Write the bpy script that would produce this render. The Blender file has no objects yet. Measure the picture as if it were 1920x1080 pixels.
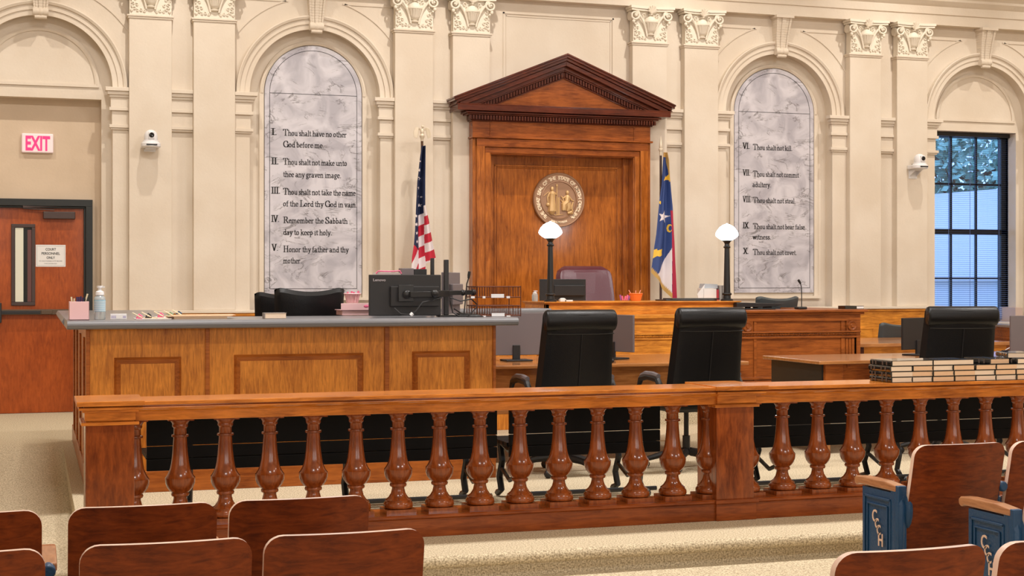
import bpy, math, random
from mathutils import Vector, Matrix
random.seed(7)
PI = math.pi; R = math.radians
sc = bpy.context.scene
COL = sc.collection
# ---------------------------------------------------------------- camera
F_PX = 2773.0; YAW = R(18); EYE = 1.38; CAM_Y = -16.0
cd = bpy.data.cameras.new('camera'); cam = bpy.data.objects.new('camera', cd); COL.objects.link(cam)
cd.sensor_width = 36.0; cd.lens = F_PX / 1920 * 36; cd.shift_y = -12 / 1920; cd.clip_end = 200
cam.location = (0, CAM_Y, EYE); cam.rotation_euler = (PI / 2, 0, -YAW)
sc.camera = cam
sc.view_settings.view_transform = 'Standard'; sc.view_settings.look = 'None'
sc.view_settings.gamma = 1; sc.view_settings.use_curve_mapping = False
sc.view_settings.exposure = -0.42
# ---------------------------------------------------------------- world + lights
w = bpy.data.worlds.new('sky'); sc.world = w; w.use_nodes = True
w.node_tree.nodes['Background'].inputs[0].default_value = (0.28, 0.50, 1.0, 1)
w.node_tree.nodes['Background'].inputs[1].default_value = 4.0
def area(loc, rot, sx, sy, power, col):
    l = bpy.data.lights.new('area_light', 'AREA'); l.shape = 'RECTANGLE'; l.size = sx; l.size_y = sy
    l.energy = power; l.color = col
    o = bpy.data.objects.new('area_light', l); COL.objects.link(o); o.location = loc; o.rotation_euler = rot
    return o
def spot(loc, target, power, col, ang=100, rad=0.06):
    l = bpy.data.lights.new('spot_light', 'SPOT'); l.energy = power; l.color = col
    l.spot_size = R(ang); l.spot_blend = 1.0; l.shadow_soft_size = rad
    o = bpy.data.objects.new('spot_light', l); COL.objects.link(o); o.location = loc
    o.rotation_euler = (Vector(target) - Vector(loc)).to_track_quat('-Z', 'Y').to_euler()
WARM = (1.0, 0.93, 0.84); NEUT = (1.0, 0.97, 0.94)
for x in (-1.4, 1.515, 4.355, 7.18, 10.045, 12.9):         # ceiling spots close to the wall, over each pair of pilasters
    spot((x, -2.0, 6.35), (x, -0.1, 1.3), 430, WARM, 95, 0.04)
for x in (1.0, 5.5, 10.0):                                  # ceiling panels over the court and the gallery
    for y, p in ((-7.2, 330), (-12.5, 120)):
        area((x, y, 6.25), (0, 0, 0), 1.3, 0.5, p, NEUT)
for x in (-1.5, 2.0, 5.5, 9.0):                             # tall windows of the rear wall behind the camera
    area((x, -21.6, 3.1), (R(90), 0, 0), 1.1, 2.6, 120, (1.0, 0.97, 0.94))
# ---------------------------------------------------------------- projection helpers (pixel at a known plane -> metres)
_s, _c = math.sin(YAW), math.cos(YAW)
def X(px, d): u = px - 960; return d * (F_PX * _s + u * _c) / (F_PX * _c - u * _s)
def S(px, d): u = px - 960; return F_PX * (_c - u / F_PX * _s) / d
def Z(px, py, d): return EYE - (py - 528) / S(px, d)
# ---------------------------------------------------------------- mesh helpers
ORG = {}
class MB:
    def __init__(s, org=None):
        s.v = []; s.f = []; s.m = []; s.sm = []
        s.mat = 0; s.smooth = False
    def add(s, vs, fs, smooth=None, mat=None):
        b = len(s.v); s.v += [tuple(v) for v in vs]
        for f in fs:
            s.f.append(tuple(b + i for i in f)); s.m.append(s.mat if mat is None else mat)
            s.sm.append(s.smooth if smooth is None else smooth)
    def box(s, x0, x1, y0, y1, z0, z1, mat=None):
        s.add([(x0,y0,z0),(x1,y0,z0),(x1,y1,z0),(x0,y1,z0),(x0,y0,z1),(x1,y0,z1),(x1,y1,z1),(x0,y1,z1)],
              [(0,3,2,1),(4,5,6,7),(0,1,5,4),(1,2,6,5),(2,3,7,6),(3,0,4,7)], False, mat); return s
    def bar(s, p, q, w, h=None, mat=None):
        h = h or w; p = Vector(p); q = Vector(q); d = (q - p).normalized()
        a = d.cross(Vector((0,0,1)))
        if a.length < 1e-4: a = Vector((1,0,0))
        a.normalize(); b = a.cross(d).normalized(); a = a * w / 2; b = b * h / 2
        s.add([p-a-b,p+a-b,p+a+b,p-a+b,q-a-b,q+a-b,q+a+b,q-a+b],
              [(0,3,2,1),(4,5,6,7),(0,1,5,4),(1,2,6,5),(2,3,7,6),(3,0,4,7)], False, mat); return s
    def ext(s, poly, a0, a1, axis='x', mat=None, smooth=False):
        n = len(poly)
        def P(a, p):
            return (a, p[0], p[1]) if axis == 'x' else ((p[0], a, p[1]) if axis == 'y' else (p[0], p[1], a))
        s.add([P(a0,p) for p in poly] + [P(a1,p) for p in poly],
              [tuple(range(n)), tuple(range(2*n-1, n-1, -1))], False, mat)
        b = len(s.v) - 2*n
        for i in range(n):
            j = (i+1) % n
            s.f.append((b+i, b+n+i, b+n+j, b+j)); s.m.append(s.mat if mat is None else mat); s.sm.append(smooth)
        return s
    def lathe(s, prof, cx=0, cy=0, n=24, smooth=True, mat=None, cz=0, axis='z', a0=0, a1=None):
        full = a1 is None; a1 = a1 if a1 is not None else 2*PI
        m = n if full else n + 1
        vs = []
        for r, z in prof:
            for k in range(m):
                a = a0 + (a1 - a0) * k / n
                if axis == 'z': vs.append((cx + r*math.cos(a), cy + r*math.sin(a), cz + z))
                elif axis == 'y': vs.append((cx + r*math.cos(a), cy + z, cz + r*math.sin(a)))
                else: vs.append((cx + z, cy + r*math.cos(a), cz + r*math.sin(a)))
        fs = []
        for i in range(len(prof)-1):
            for k in range(n):
                k2 = (k+1) % m
                fs.append((i*m+k, i*m+k2, (i+1)*m+k2, (i+1)*m+k))
        if full:
            if prof[0][0] > 1e-5: fs.append(tuple(range(m-1, -1, -1)))
            if prof[-1][0] > 1e-5: fs.append(tuple((len(prof)-1)*m + k for k in range(m)))
        s.add(vs, fs, smooth, mat); return s
    def tube(s, pts, r, n=8, mat=None, caps=True, smooth=True):
        pts = [Vector(p) for p in pts]; vs = []; L = len(pts)
        up = Vector((0,0,1)); prev = None
        for i, p in enumerate(pts):
            d = (pts[min(i+1,L-1)] - pts[max(i-1,0)]).normalized()
            if prev is None:
                a = d.cross(up)
                if a.length < 1e-3: a = d.cross(Vector((1,0,0)))
                a.normalize()
            else:
                a = prev - d * prev.dot(d)
                a = a.normalized() if a.length > 1e-6 else d.orthogonal().normalized()
            prev = a; b = d.cross(a)
            rr = r[i] if isinstance(r, (list, tuple)) else r
            for k in range(n):
                t = 2*PI*k/n; vs.append(p + (a*math.cos(t) + b*math.sin(t)) * rr)
        fs = [(i*n+k, i*n+(k+1)%n, (i+1)*n+(k+1)%n, (i+1)*n+k) for i in range(L-1) for k in range(n)]
        if caps: fs += [tuple(range(n-1,-1,-1)), tuple((L-1)*n+k for k in range(n))]
        s.add(vs, fs, smooth, mat); return s
    def ball(s, c, r, n=16, m=10, sc_=(1,1,1), mat=None):
        prof = [(r*math.sin(PI*i/m), -r*math.cos(PI*i/m)) for i in range(m+1)]
        b = len(s.v); s.lathe(prof, 0, 0, n, True, mat)
        for i in range(b, len(s.v)):
            v = s.v[i]; s.v[i] = (c[0]+v[0]*sc_[0], c[1]+v[1]*sc_[1], c[2]+v[2]*sc_[2])
        return s
    def ring(s, prof, cx, cz, a0, a1, n=48, mat=None, smooth=False):
        """sweep a closed (radius, y) outline around the point (cx, cz) in the wall plane"""
        m = len(prof); vs = []
        for k in range(n+1):
            a = a0 + (a1-a0)*k/n
            for r, y in prof: vs.append((cx + r*math.cos(a), y, cz + r*math.sin(a)))
        fs = [(k*m+i, k*m+(i+1)%m, (k+1)*m+(i+1)%m, (k+1)*m+i) for k in range(n) for i in range(m)]
        fs += [tuple(range(m)), tuple(n*m+i for i in range(m-1,-1,-1))]
        s.add(vs, fs, smooth, mat); return s
    def xf(s, M, start=0):
        for i in range(start, len(s.v)): s.v[i] = tuple(M @ Vector(s.v[i]))
        return s
def obj(name, mb, mat, parent=None, bevel=0, loc=None, seg=2, subsurf=0):
    me = bpy.data.meshes.new(name)
    if parent is not None: o3 = ORG.get(parent.name, (0,0,0))
    elif loc is not None: o3 = loc
    else: o3 = (0,0,0)
    me.from_pydata([(v[0]-o3[0], v[1]-o3[1], v[2]-o3[2]) for v in mb.v], [], mb.f)
    mats = mat if isinstance(mat, (list, tuple)) else [mat]
    for m in mats: me.materials.append(m)
    me.polygons.foreach_set('material_index', mb.m); me.polygons.foreach_set('use_smooth', mb.sm)
    me.update()
    import bmesh
    bm = bmesh.new(); bm.from_mesh(me); bmesh.ops.recalc_face_normals(bm, faces=bm.faces); bm.to_mesh(me); bm.free()
    if any(mb.sm): me.set_sharp_from_angle(angle=R(38))
    o = bpy.data.objects.new(name, me); COL.objects.link(o)
    ORG[o.name] = o3
    if parent is not None: o.parent = parent
    elif loc is not None: o.location = loc
    if bevel:
        b = o.modifiers.new('bevel', 'BEVEL'); b.width = bevel; b.segments = seg; b.limit_method = 'ANGLE'; b.angle_limit = R(35)
    if subsurf:
        b = o.modifiers.new('sub', 'SUBSURF'); b.levels = subsurf; b.render_levels = subsurf
    return o
def thing(name, label, cat, loc=(0,0,0), rotz=0, group=None, world=True):
    """world=True: parts are given in room coordinates; False: in coordinates local to the base"""
    o = bpy.data.objects.new(name, None); COL.objects.link(o); o.empty_display_size = 0.1
    o.location = loc; o.rotation_euler = (0,0,rotz); o['label'] = label; o['category'] = cat
    if group: o['group'] = group
    ORG[o.name] = loc if world else (0,0,0)
    return o
def tag(o, label, cat, group=None):
    o['label'] = label; o['category'] = cat
    if group: o['group'] = group
    return o
def struct(name, mb, mat, parent=None, bevel=0):
    o = obj(name, mb, mat, parent, bevel)
    if parent is None: o['kind'] = 'structure'
    return o
def dup(root, loc, rotz=0, label=None, group=None):
    r = root.copy(); COL.objects.link(r); r.location = loc; r.rotation_euler = (0,0,rotz)
    if label: r['label'] = label
    if group: r['group'] = group
    for ch in list(root.children):
        c = ch.copy(); COL.objects.link(c); c.parent = r
        for g in list(ch.children):
            d = g.copy(); COL.objects.link(d); d.parent = c
    return r
# ---------------------------------------------------------------- materials
def newmat(name):
    m = bpy.data.materials.new(name); m.use_nodes = True
    return m, m.node_tree.nodes, m.node_tree.links, m.node_tree.nodes['Principled BSDF']
def simple(name, col, rough=0.5, metal=0.0, coat=0.0, bump=0.0, bscale=60, spec=None, emit=0, trans=0):
    m, N, L, P = newmat(name)
    P.inputs['Base Color'].default_value = (*col, 1); P.inputs['Roughness'].default_value = rough
    P.inputs['Metallic'].default_value = metal; P.inputs['Coat Weight'].default_value = coat
    if spec is not None: P.inputs['Specular IOR Level'].default_value = spec
    if emit:
        P.inputs['Emission Color'].default_value = (*col, 1); P.inputs['Emission Strength'].default_value = emit
    if trans: P.inputs['Transmission Weight'].default_value = trans
    if bump:
        t = N.new('ShaderNodeTexCoord'); n = N.new('ShaderNodeTexNoise'); n.inputs['Scale'].default_value = bscale
        n.inputs['Detail'].default_value = 5
        b = N.new('ShaderNodeBump'); b.inputs['Strength'].default_value = bump; b.inputs['Distance'].default_value = 0.01
        L.new(t.outputs['Object'], n.inputs['Vector']); L.new(n.outputs['Fac'], b.inputs['Height']); L.new(b.outputs['Normal'], P.inputs['Normal'])
    return m
def wood(name, dark, light, axis='z', rough=0.36, coat=0.2, stretch=9.0, scale=5.0):
    m, N, L, P = newmat(name)
    t = N.new('ShaderNodeTexCoord'); mp = N.new('ShaderNodeMapping')
    sc3 = [stretch]*3; sc3['xyz'.index(axis)] = 1.0
    mp.inputs['Scale'].default_value = sc3
    n1 = N.new('ShaderNodeTexNoise'); n1.inputs['Scale'].default_value = scale; n1.inputs['Detail'].default_value = 6; n1.inputs['Roughness'].default_value = 0.65
    n1.inputs['Distortion'].default_value = 0.6
    n2 = N.new('ShaderNodeTexNoise'); n2.inputs['Scale'].default_value = 3.5; n2.inputs['Detail'].default_value = 4
    mx = N.new('ShaderNodeMath'); mx.operation = 'ADD'
    ml = N.new('ShaderNodeMath'); ml.operation = 'MULTIPLY'; ml.inputs[1].default_value = 0.6
    r = N.new('ShaderNodeValToRGB')
    r.color_ramp.elements[0].position = 0.52; r.color_ramp.elements[0].color = (*dark, 1)
    r.color_ramp.elements[1].position = 1.05; r.color_ramp.elements[1].color = (*light, 1)
    L.new(t.outputs['Object'], mp.inputs['Vector']); L.new(mp.outputs['Vector'], n1.inputs['Vector'])
    L.new(t.outputs['Object'], n2.inputs['Vector']); L.new(n2.outputs['Fac'], ml.inputs[0])
    L.new(n1.outputs['Fac'], mx.inputs[0]); L.new(ml.outputs[0], mx.inputs[1]); L.new(mx.outputs[0], r.inputs['Fac'])
    L.new(r.outputs['Color'], P.inputs['Base Color'])
    P.inputs['Roughness'].default_value = rough; P.inputs['Coat Weight'].default_value = coat; P.inputs['Coat Roughness'].default_value = 0.12; P.inputs['Specular IOR Level'].default_value = 0.25
    b = N.new('ShaderNodeBump'); b.inputs['Strength'].default_value = 0.08; b.inputs['Distance'].default_value = 0.004
    L.new(n1.outputs['Fac'], b.inputs['Height']); L.new(b.outputs['Normal'], P.inputs['Normal'])
    return m
def plaster(name, c1, c2, bump=0.25):
    m, N, L, P = newmat(name)
    t = N.new('ShaderNodeTexCoord')
    n1 = N.new('ShaderNodeTexNoise'); n1.inputs['Scale'].default_value = 1.6; n1.inputs['Detail'].default_value = 5
    r = N.new('ShaderNodeValToRGB'); r.color_ramp.elements[0].position = 0.35; r.color_ramp.elements[1].position = 0.68
    r.color_ramp.elements[0].color = (*c1, 1); r.color_ramp.elements[1].color = (*c2, 1)
    n2 = N.new('ShaderNodeTexNoise'); n2.inputs['Scale'].default_value = 38; n2.inputs['Detail'].default_value = 4
    b = N.new('ShaderNodeBump'); b.inputs['Strength'].default_value = bump; b.inputs['Distance'].default_value = 0.006
    L.new(t.outputs['Object'], n1.inputs['Vector']); L.new(n1.outputs['Fac'], r.inputs['Fac']); L.new(r.outputs['Color'], P.inputs['Base Color'])
    L.new(t.outputs['Object'], n2.inputs['Vector']); L.new(n2.outputs['Fac'], b.inputs['Height']); L.new(b.outputs['Normal'], P.inputs['Normal'])
    P.inputs['Roughness'].default_value = 0.6
    return m
def carpet_mat():
    m, N, L, P = newmat('carpet')
    t = N.new('ShaderNodeTexCoord')
    n1 = N.new('ShaderNodeTexNoise'); n1.inputs['Scale'].default_value = 110; n1.inputs['Detail'].default_value = 3
    r = N.new('ShaderNodeValToRGB'); r.color_ramp.elements[0].position = 0.33; r.color_ramp.elements[1].position = 0.62
    r.color_ramp.elements[0].color = (0.30, 0.235, 0.15, 1); r.color_ramp.elements[1].color = (0.72, 0.61, 0.43, 1)
    b = N.new('ShaderNodeBump'); b.inputs['Strength'].default_value = 0.6; b.inputs['Distance'].default_value = 0.006
    L.new(t.outputs['Object'], n1.inputs['Vector']); L.new(n1.outputs['Fac'], r.inputs['Fac']); L.new(r.outputs['Color'], P.inputs['Base Color'])
    L.new(n1.outputs['Fac'], b.inputs['Height']); L.new(b.outputs['Normal'], P.inputs['Normal'])
    P.inputs['Roughness'].default_value = 0.95; P.inputs['Specular IOR Level'].default_value = 0.1
    return m
def marble_mat():
    m, N, L, P = newmat('marble')
    t = N.new('ShaderNodeTexCoord')
    base = N.new('ShaderNodeTexNoise'); base.inputs['Scale'].default_value = 3.2; base.inputs['Detail'].default_value = 7; base.inputs['Distortion'].default_value = 1.2
    r0 = N.new('ShaderNodeValToRGB'); r0.color_ramp.elements[0].position = 0.36; r0.color_ramp.elements[1].position = 0.6
    r0.color_ramp.elements[0].color = (0.40, 0.38, 0.425, 1); r0.color_ramp.elements[1].color = (0.61, 0.585, 0.63, 1)
    L.new(t.outputs['Object'], base.inputs['Vector']); L.new(base.outputs['Fac'], r0.inputs['Fac'])
    rot = N.new('ShaderNodeMapping'); rot.inputs['Rotation'].default_value = (0, R(35), 0); rot.inputs['Scale'].default_value = (1, 1, 2.2)
    L.new(t.outputs['Object'], rot.inputs['Vector'])
    v = N.new('ShaderNodeTexNoise'); v.inputs['Scale'].default_value = 2.6; v.inputs['Detail'].default_value = 8; v.inputs['Roughness'].default_value = 0.62; v.inputs['Distortion'].default_value = 0.9
    L.new(rot.outputs['Vector'], v.inputs['Vector'])
    s1 = N.new('ShaderNodeMath'); s1.operation = 'SUBTRACT'; s1.inputs[1].default_value = 0.5
    s2 = N.new('ShaderNodeMath'); s2.operation = 'ABSOLUTE'
    r1 = N.new('ShaderNodeValToRGB'); r1.color_ramp.elements[0].position = 0.0; r1.color_ramp.elements[1].position = 0.024
    r1.color_ramp.elements[0].color = (1, 1, 1, 1); r1.color_ramp.elements[1].color = (0, 0, 0, 1)
    g = N.new('ShaderNodeTexNoise'); g.inputs['Scale'].default_value = 5.5; g.inputs['Detail'].default_value = 2
    L.new(t.outputs['Object'], g.inputs['Vector'])
    r2 = N.new('ShaderNodeValToRGB'); r2.color_ramp.elements[0].position = 0.45; r2.color_ramp.elements[1].position = 0.62
    L.new(g.outputs['Fac'], r2.inputs['Fac'])
    mu = N.new('ShaderNodeMath'); mu.operation = 'MULTIPLY'
    L.new(v.outputs['Fac'], s1.inputs[0]); L.new(s1.outputs[0], s2.inputs[0]); L.new(s2.outputs[0], r1.inputs['Fac'])
    L.new(r1.outputs['Color'], mu.inputs[0]); L.new(r2.outputs['Color'], mu.inputs[1])
    mix = N.new('ShaderNodeMix'); mix.data_type = 'RGBA'
    L.new(mu.outputs[0], mix.inputs['Factor']); L.new(r0.outputs['Color'], mix.inputs[6]); mix.inputs[7].default_value = (0.17, 0.155, 0.16, 1)
    L.new(mix.outputs[2], P.inputs['Base Color'])
    P.inputs['Roughness'].default_value = 0.3
    return m
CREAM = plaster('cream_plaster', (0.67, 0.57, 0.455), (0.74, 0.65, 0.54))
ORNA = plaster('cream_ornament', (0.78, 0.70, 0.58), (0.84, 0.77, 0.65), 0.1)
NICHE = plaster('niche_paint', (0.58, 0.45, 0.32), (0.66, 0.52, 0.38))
CARPET = carpet_mat(); MARBLE = marble_mat()
CEIL = simple('ceiling_paint', (0.82, 0.76, 0.66), 0.9)
DESKW = wood('maple_desk', (0.33, 0.092, 0.011), (0.82, 0.31, 0.045), 'z', coat=0.1, scale=8)
DESKM = wood('maple_moulding', (0.19, 0.042, 0.006), (0.48, 0.14, 0.022), 'x', coat=0.1)
RAILX = wood('rail_wood_long', (0.26, 0.064, 0.008), (0.78, 0.26, 0.036), 'x', 0.25, 0.4)
RAILZ = wood('rail_wood_turned', (0.10, 0.018, 0.004), (0.36, 0.085, 0.016), 'z', 0.22, 0.6, 5, 8)
RAILB = wood('rail_wood_base', (0.12, 0.020, 0.004), (0.34, 0.078, 0.014), 'x', 0.25, 0.3)
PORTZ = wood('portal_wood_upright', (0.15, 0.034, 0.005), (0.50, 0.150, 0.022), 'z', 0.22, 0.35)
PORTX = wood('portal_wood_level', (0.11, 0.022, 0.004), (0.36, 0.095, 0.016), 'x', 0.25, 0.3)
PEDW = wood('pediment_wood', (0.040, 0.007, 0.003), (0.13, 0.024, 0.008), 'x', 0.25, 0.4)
BENCHX = wood('judge_bench_wood', (0.30, 0.085, 0.010), (0.82, 0.33, 0.045), 'x', coat=0.1)
WITZ = wood('witness_box_wood', (0.12, 0.026, 0.005), (0.38, 0.105, 0.018), 'x', coat=0.1)
TABW = wood('table_wood', (0.26, 0.092, 0.026), (0.52, 0.22, 0.070), 'x', 0.25, 0.6)
DOORW = wood('door_veneer', (0.23, 0.040, 0.006), (0.44, 0.092, 0.014), 'z', 0.4, 0.2, 5, 9)
SEATW = wood('seat_plywood', (0.050, 0.007, 0.0015), (0.23, 0.043, 0.006), 'x', 0.42, 0.05, 5, 11)
SEATE = simple('plywood_edge_highlight', (0.90, 0.66, 0.55), 0.3, coat=0.5)  # plywood edge, colour brightened to carry the specular highlight along the rim
ARMW = wood('armrest_wood', (0.22, 0.07, 0.025), (0.55, 0.26, 0.12), 'y', 0.3, 0.5)
BLACK = simple('black_paint', (0.002, 0.002, 0.002), 0.5, spec=0.15)
BLKM = simple('black_metal', (0.012, 0.012, 0.013), 0.4)
BLKP = simple('black_plastic', (0.012, 0.011, 0.012), 0.5)
GREYP = simple('grey_plastic', (0.145, 0.12, 0.125), 0.5)
LEATH = simple('black_leather', (0.005, 0.005, 0.006), 0.36, spec=0.35, bump=0.15, bscale=160)
LEATG = simple('grey_leather', (0.045, 0.055, 0.06), 0.42, bump=0.1, bscale=160)
BURG = simple('burgundy_leather', (0.095, 0.022, 0.035), 0.3, bump=0.1, bscale=120)
COUNT = simple('grey_laminate', (0.20, 0.20, 0.215), 0.28)
WHITE = simple('white_plastic', (0.78, 0.77, 0.78), 0.35)
PAPER = simple('white_paper', (0.80, 0.78, 0.76), 0.8)
CREAMP = simple('book_pages', (0.86, 0.68, 0.52), 0.85, bump=0.3, bscale=220)
TANP = simple('manila_paper', (0.78, 0.55, 0.36), 0.8)
PINK = simple('pink_plastic', (0.85, 0.54, 0.56), 0.45)
HPINK = simple('hot_pink_plastic', (0.85, 0.16, 0.30), 0.4)
ORANGE = simple('orange_plastic', (0.9, 0.22, 0.04), 0.4)
BLUEM = simple('blue_cast_iron', (0.006, 0.050, 0.13), 0.42, bump=0.25, bscale=90)
MONOG = simple('monogram_paint', (0.72, 0.50, 0.38), 0.5)
INK = simple('black_ink', (0.008, 0.006, 0.006), 0.6)
GREYI = simple('grey_ink', (0.25, 0.25, 0.25), 0.6)
CHROME = simple('chrome', (0.7, 0.7, 0.7), 0.2, metal=1)
GOLD = simple('gold', (0.70, 0.50, 0.25), 0.35, metal=0.6)
PALEG = simple('pale_gold', (0.72, 0.62, 0.48), 0.4, metal=0.2)
BRONZ = simple('seal_bronze', (0.62, 0.36, 0.13), 0.4, metal=0.15, bump=0.5, bscale=35)
BRONR = simple('seal_rim', (0.36, 0.20, 0.115), 0.4, metal=0.3)
PALEB = simple('seal_raised', (0.95, 0.76, 0.54), 0.4)
FIGUREB = simple('seal_figure', (0.66, 0.42, 0.19), 0.35, metal=0.2)  # bronze of the relief figures, close to the tone of the field
BROWNM = simple('brown_metal', (0.055, 0.03, 0.025), 0.45)
FRAMEK = simple('door_frame_paint', (0.010, 0.012, 0.011), 0.45)
STEEL = simple('dark_bronze_steel', (0.11, 0.075, 0.05), 0.35, metal=0.7)
WIRE = simple('copper_wire', (0.13, 0.040, 0.020), 0.35, metal=0.5)
def glass_mat():
    m, N, L, P = newmat('window_glass')
    tr = N.new('ShaderNodeBsdfTransparent'); gl_ = N.new('ShaderNodeBsdfGlossy'); gl_.inputs['Roughness'].default_value = 0.02
    mx = N.new('ShaderNodeMixShader'); mx.inputs[0].default_value = 0.06
    L.new(tr.outputs[0], mx.inputs[1]); L.new(gl_.outputs[0], mx.inputs[2]); L.new(mx.outputs[0], N['Material Output'].inputs['Surface'])
    return m
GLASS = glass_mat()
GLOBE = simple('lamp_globe', (0.86, 0.95, 1.0), 0.3, emit=5.0)
EXITR = simple('exit_red', (1.0, 0.02, 0.12), 0.4, emit=1.4)
EXITW = simple('exit_white', (0.85, 0.70, 0.70), 0.4, emit=0.15)
CLEAR = simple('clear_plastic', (0.75, 0.82, 0.85), 0.1, trans=0.6)
LABELB = simple('label_blue', (0.33, 0.52, 0.62), 0.5)
ROOMGLOW = simple('corridor_glow', (0.62, 0.60, 0.48), 0.8, emit=0.25)  # self-glowing strip standing in for the lit corridor behind the door glass

# ================================================================= THE ROOM
BAY = [0.09, 2.945, 5.75, 8.588, 11.47]
PAIR = [1.515, 4.355, 7.18, 10.045]
ZS = 3.43; RIN = 0.715; ROUT = 0.862; ZTOP = 6.5; DEP = 0.14
XL, XR = -4.2, 14.0
# ---- wall: front skin with arched openings
def arch_skin(mb, xc, x0, x1, z0, z1, r, zs, y=0.0, n=40):
    mb.add([(x0,y,z0),(xc-r,y,z0),(xc-r,y,zs),(x0,y,zs)], [(0,1,2,3)])
    mb.add([(xc+r,y,z0),(x1,y,z0),(x1,y,zs),(xc+r,y,zs)], [(0,1,2,3)])
    P = []
    for k in range(n+1):
        a = PI * k / n; P.append((xc + r*math.cos(a), zs + r*math.sin(a)))
    outer = []
    for (px, pz) in P:
        outer.append((px, z1))
    mb.add([(x1,y,zs),(x1,y,z1),(xc+r,y,z1),(xc+r,y,zs)], [(0,1,2,3)])
    mb.add([(x0,y,zs),(x0,y,z1),(xc-r,y,z1),(xc-r,y,zs)], [(0,1,2,3)])
    for k in range(n):
        mb.add([(P[k][0],y,P[k][1]),(outer[k][0],y,z1),(outer[k+1][0],y,z1),(P[k+1][0],y,P[k+1][1])], [(0,1,2,3)])
def arch_soffit(mb, xc, z0, r, zs, y0, y1, n=40):
    pts = [(xc+r, z0)] + [(xc + r*math.cos(PI*k/n), zs + r*math.sin(PI*k/n)) for k in range(n+1)] + [(xc-r, z0)]
    for a, b in zip(pts[:-1], pts[1:]):
        mb.add([(a[0],y0,a[1]),(b[0],y0,b[1]),(b[0],y1,b[1]),(a[0],y1,a[1])], [(0,1,2,3)])
wall = MB()
edges = [XL] + PAIR + [XR]
for i, xc in enumerate(BAY):
    x0, x1 = edges[i], edges[i+1]
    if i == 2:
        wall.add([(x0,0,0),(x1,0,0),(x1,0,ZTOP),(x0,0,ZTOP)], [(0,1,2,3)]); continue
    arch_skin(wall, xc, x0, x1, 0, ZTOP, RIN, ZS); arch_soffit(wall, xc, 0, RIN, ZS, 0, DEP)
    if i in (1, 3):
        wall.add([(xc-RIN,DEP,0),(xc+RIN,DEP,0),(xc+RIN,DEP,ZS+RIN),(xc-RIN,DEP,ZS+RIN)], [(0,1,2,3)])
    else:                                            # door / window bay: tympanum over a deep rectangular opening
        hw = 0.61; zl = 3.295; dd = 0.30 if i == 0 else 0.32
        wall.box(xc-RIN, xc+RIN, DEP, DEP+0.3, zl, ZS+RIN)
        wall.box(xc-RIN, xc-hw, DEP, DEP+0.3, 0, zl); wall.box(xc+hw, xc+RIN, DEP, DEP+0.3, 0, zl)
struct('wall_back', wall, CREAM)
# ---- back of the door niche and of the window niche
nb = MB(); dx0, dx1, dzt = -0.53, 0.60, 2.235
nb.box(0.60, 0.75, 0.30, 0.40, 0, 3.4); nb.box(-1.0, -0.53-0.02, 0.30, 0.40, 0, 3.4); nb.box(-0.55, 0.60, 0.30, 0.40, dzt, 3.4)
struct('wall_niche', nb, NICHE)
wb = MB(); xc = BAY[4]
wb.box(xc-0.75, xc-0.61, 0.3, 0.44, 0, 3.4); wb.box(xc+0.61, xc+0.75, 0.3, 0.44, 0, 3.4)
wb.box(xc-0.61, xc+0.61, 0.3, 0.44, 0, 0.86)
struct('wall_window', wb, CREAM)
# ---- side, rear walls, ceiling, floors
s_ = MB(); s_.box(XL-0.2, XL, -22.2, 0.6, -0.3, ZTOP); struct('wall_left', s_, CREAM)
s_ = MB(); s_.box(XR, XR+0.2, -22.2, 0.6, -0.3, ZTOP); struct('wall_right', s_, CREAM)
s_ = MB(); s_.box(XL, XR, -22.2, -22.0, -0.3, ZTOP); struct('wall_front', s_, CREAM)
s_ = MB(); s_.box(XL-0.2, XR+0.2, -22.2, 0.6, ZTOP, ZTOP+0.2); struct('ceiling', s_, CEIL)
YN = -8.80                                           # edge of the raised court floor
cf = MB()
cf.box(0.25, XR, YN, 0.0, -0.30, 0.0); cf.box(XL, 0.25, -2.9, 0.45, -0.30, 0.0); cf.box(0.25, 0.8, 0, 0.45, -0.3, 0.0)
cf.ext([(-2.9, 0.0), (-2.9, -0.3), (-5.2, -0.3), (-5.2, -0.13)], XL, 0.25, 'x')
pr = [(YN - 0.04*math.sin(PI*k/12) , -0.033 + 0.033*math.cos(PI*k/12)) for k in range(13)]
cf.ext(pr, 0.25, XR, 'x', smooth=True)
struct('floor', cf, CARPET)
lf = MB(); lf.box(XL, XR, -22.0, YN, -0.30, -0.13); lf.box(XL, 0.25, YN, -5.2, -0.30, -0.13)
struct('floor_gallery', lf, CARPET)
pl = MB(); pl.box(4.45, 8.2, -2.9, -0.32, 0.0, 0.30); struct('floor_dais', pl, CARPET)
pl = MB(); pl.box(0.55, 3.0, -5.9, -3.0, 0.0, 0.16); struct('floor_clerk', pl, CARPET)
# ---- wood wainscot along the foot of the wall
wz = 1.045
wn = MB()
for x0, x1 in ((0.85, 4.62), (6.86, 10.78)):
    wn.box(x0, x1, -0.145, 0.0, 0.12, wz-0.03); wn.box(x0, x1, -0.16, 0.0, wz-0.03, wz)
    wn.box(x0, x1, -0.165, 0.0, 0.0, 0.14)
    x = x0 + 0.05
    while x + 0.9 < x1:
        wn.box(x, x+0.9, -0.152, -0.14, 0.80, 0.815); wn.box(x, x+0.9, -0.152, -0.14, 0.24, 0.255)
        wn.box(x, x+0.015, -0.152, -0.14, 0.24, 0.80); wn.box(x+0.885, x+0.9, -0.152, -0.14, 0.24, 0.80); x += 1.0
struct('baseboard_back', wn, BENCHX, bevel=0.004)
cap = MB()
for x0, x1 in ((0.72, 4.64), (6.84, 10.82)): cap.box(x0, x1, -0.175, 0.0, wz, wz+0.03)
struct('trim_ledge', cap, CREAM, bevel=0.006)
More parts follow.
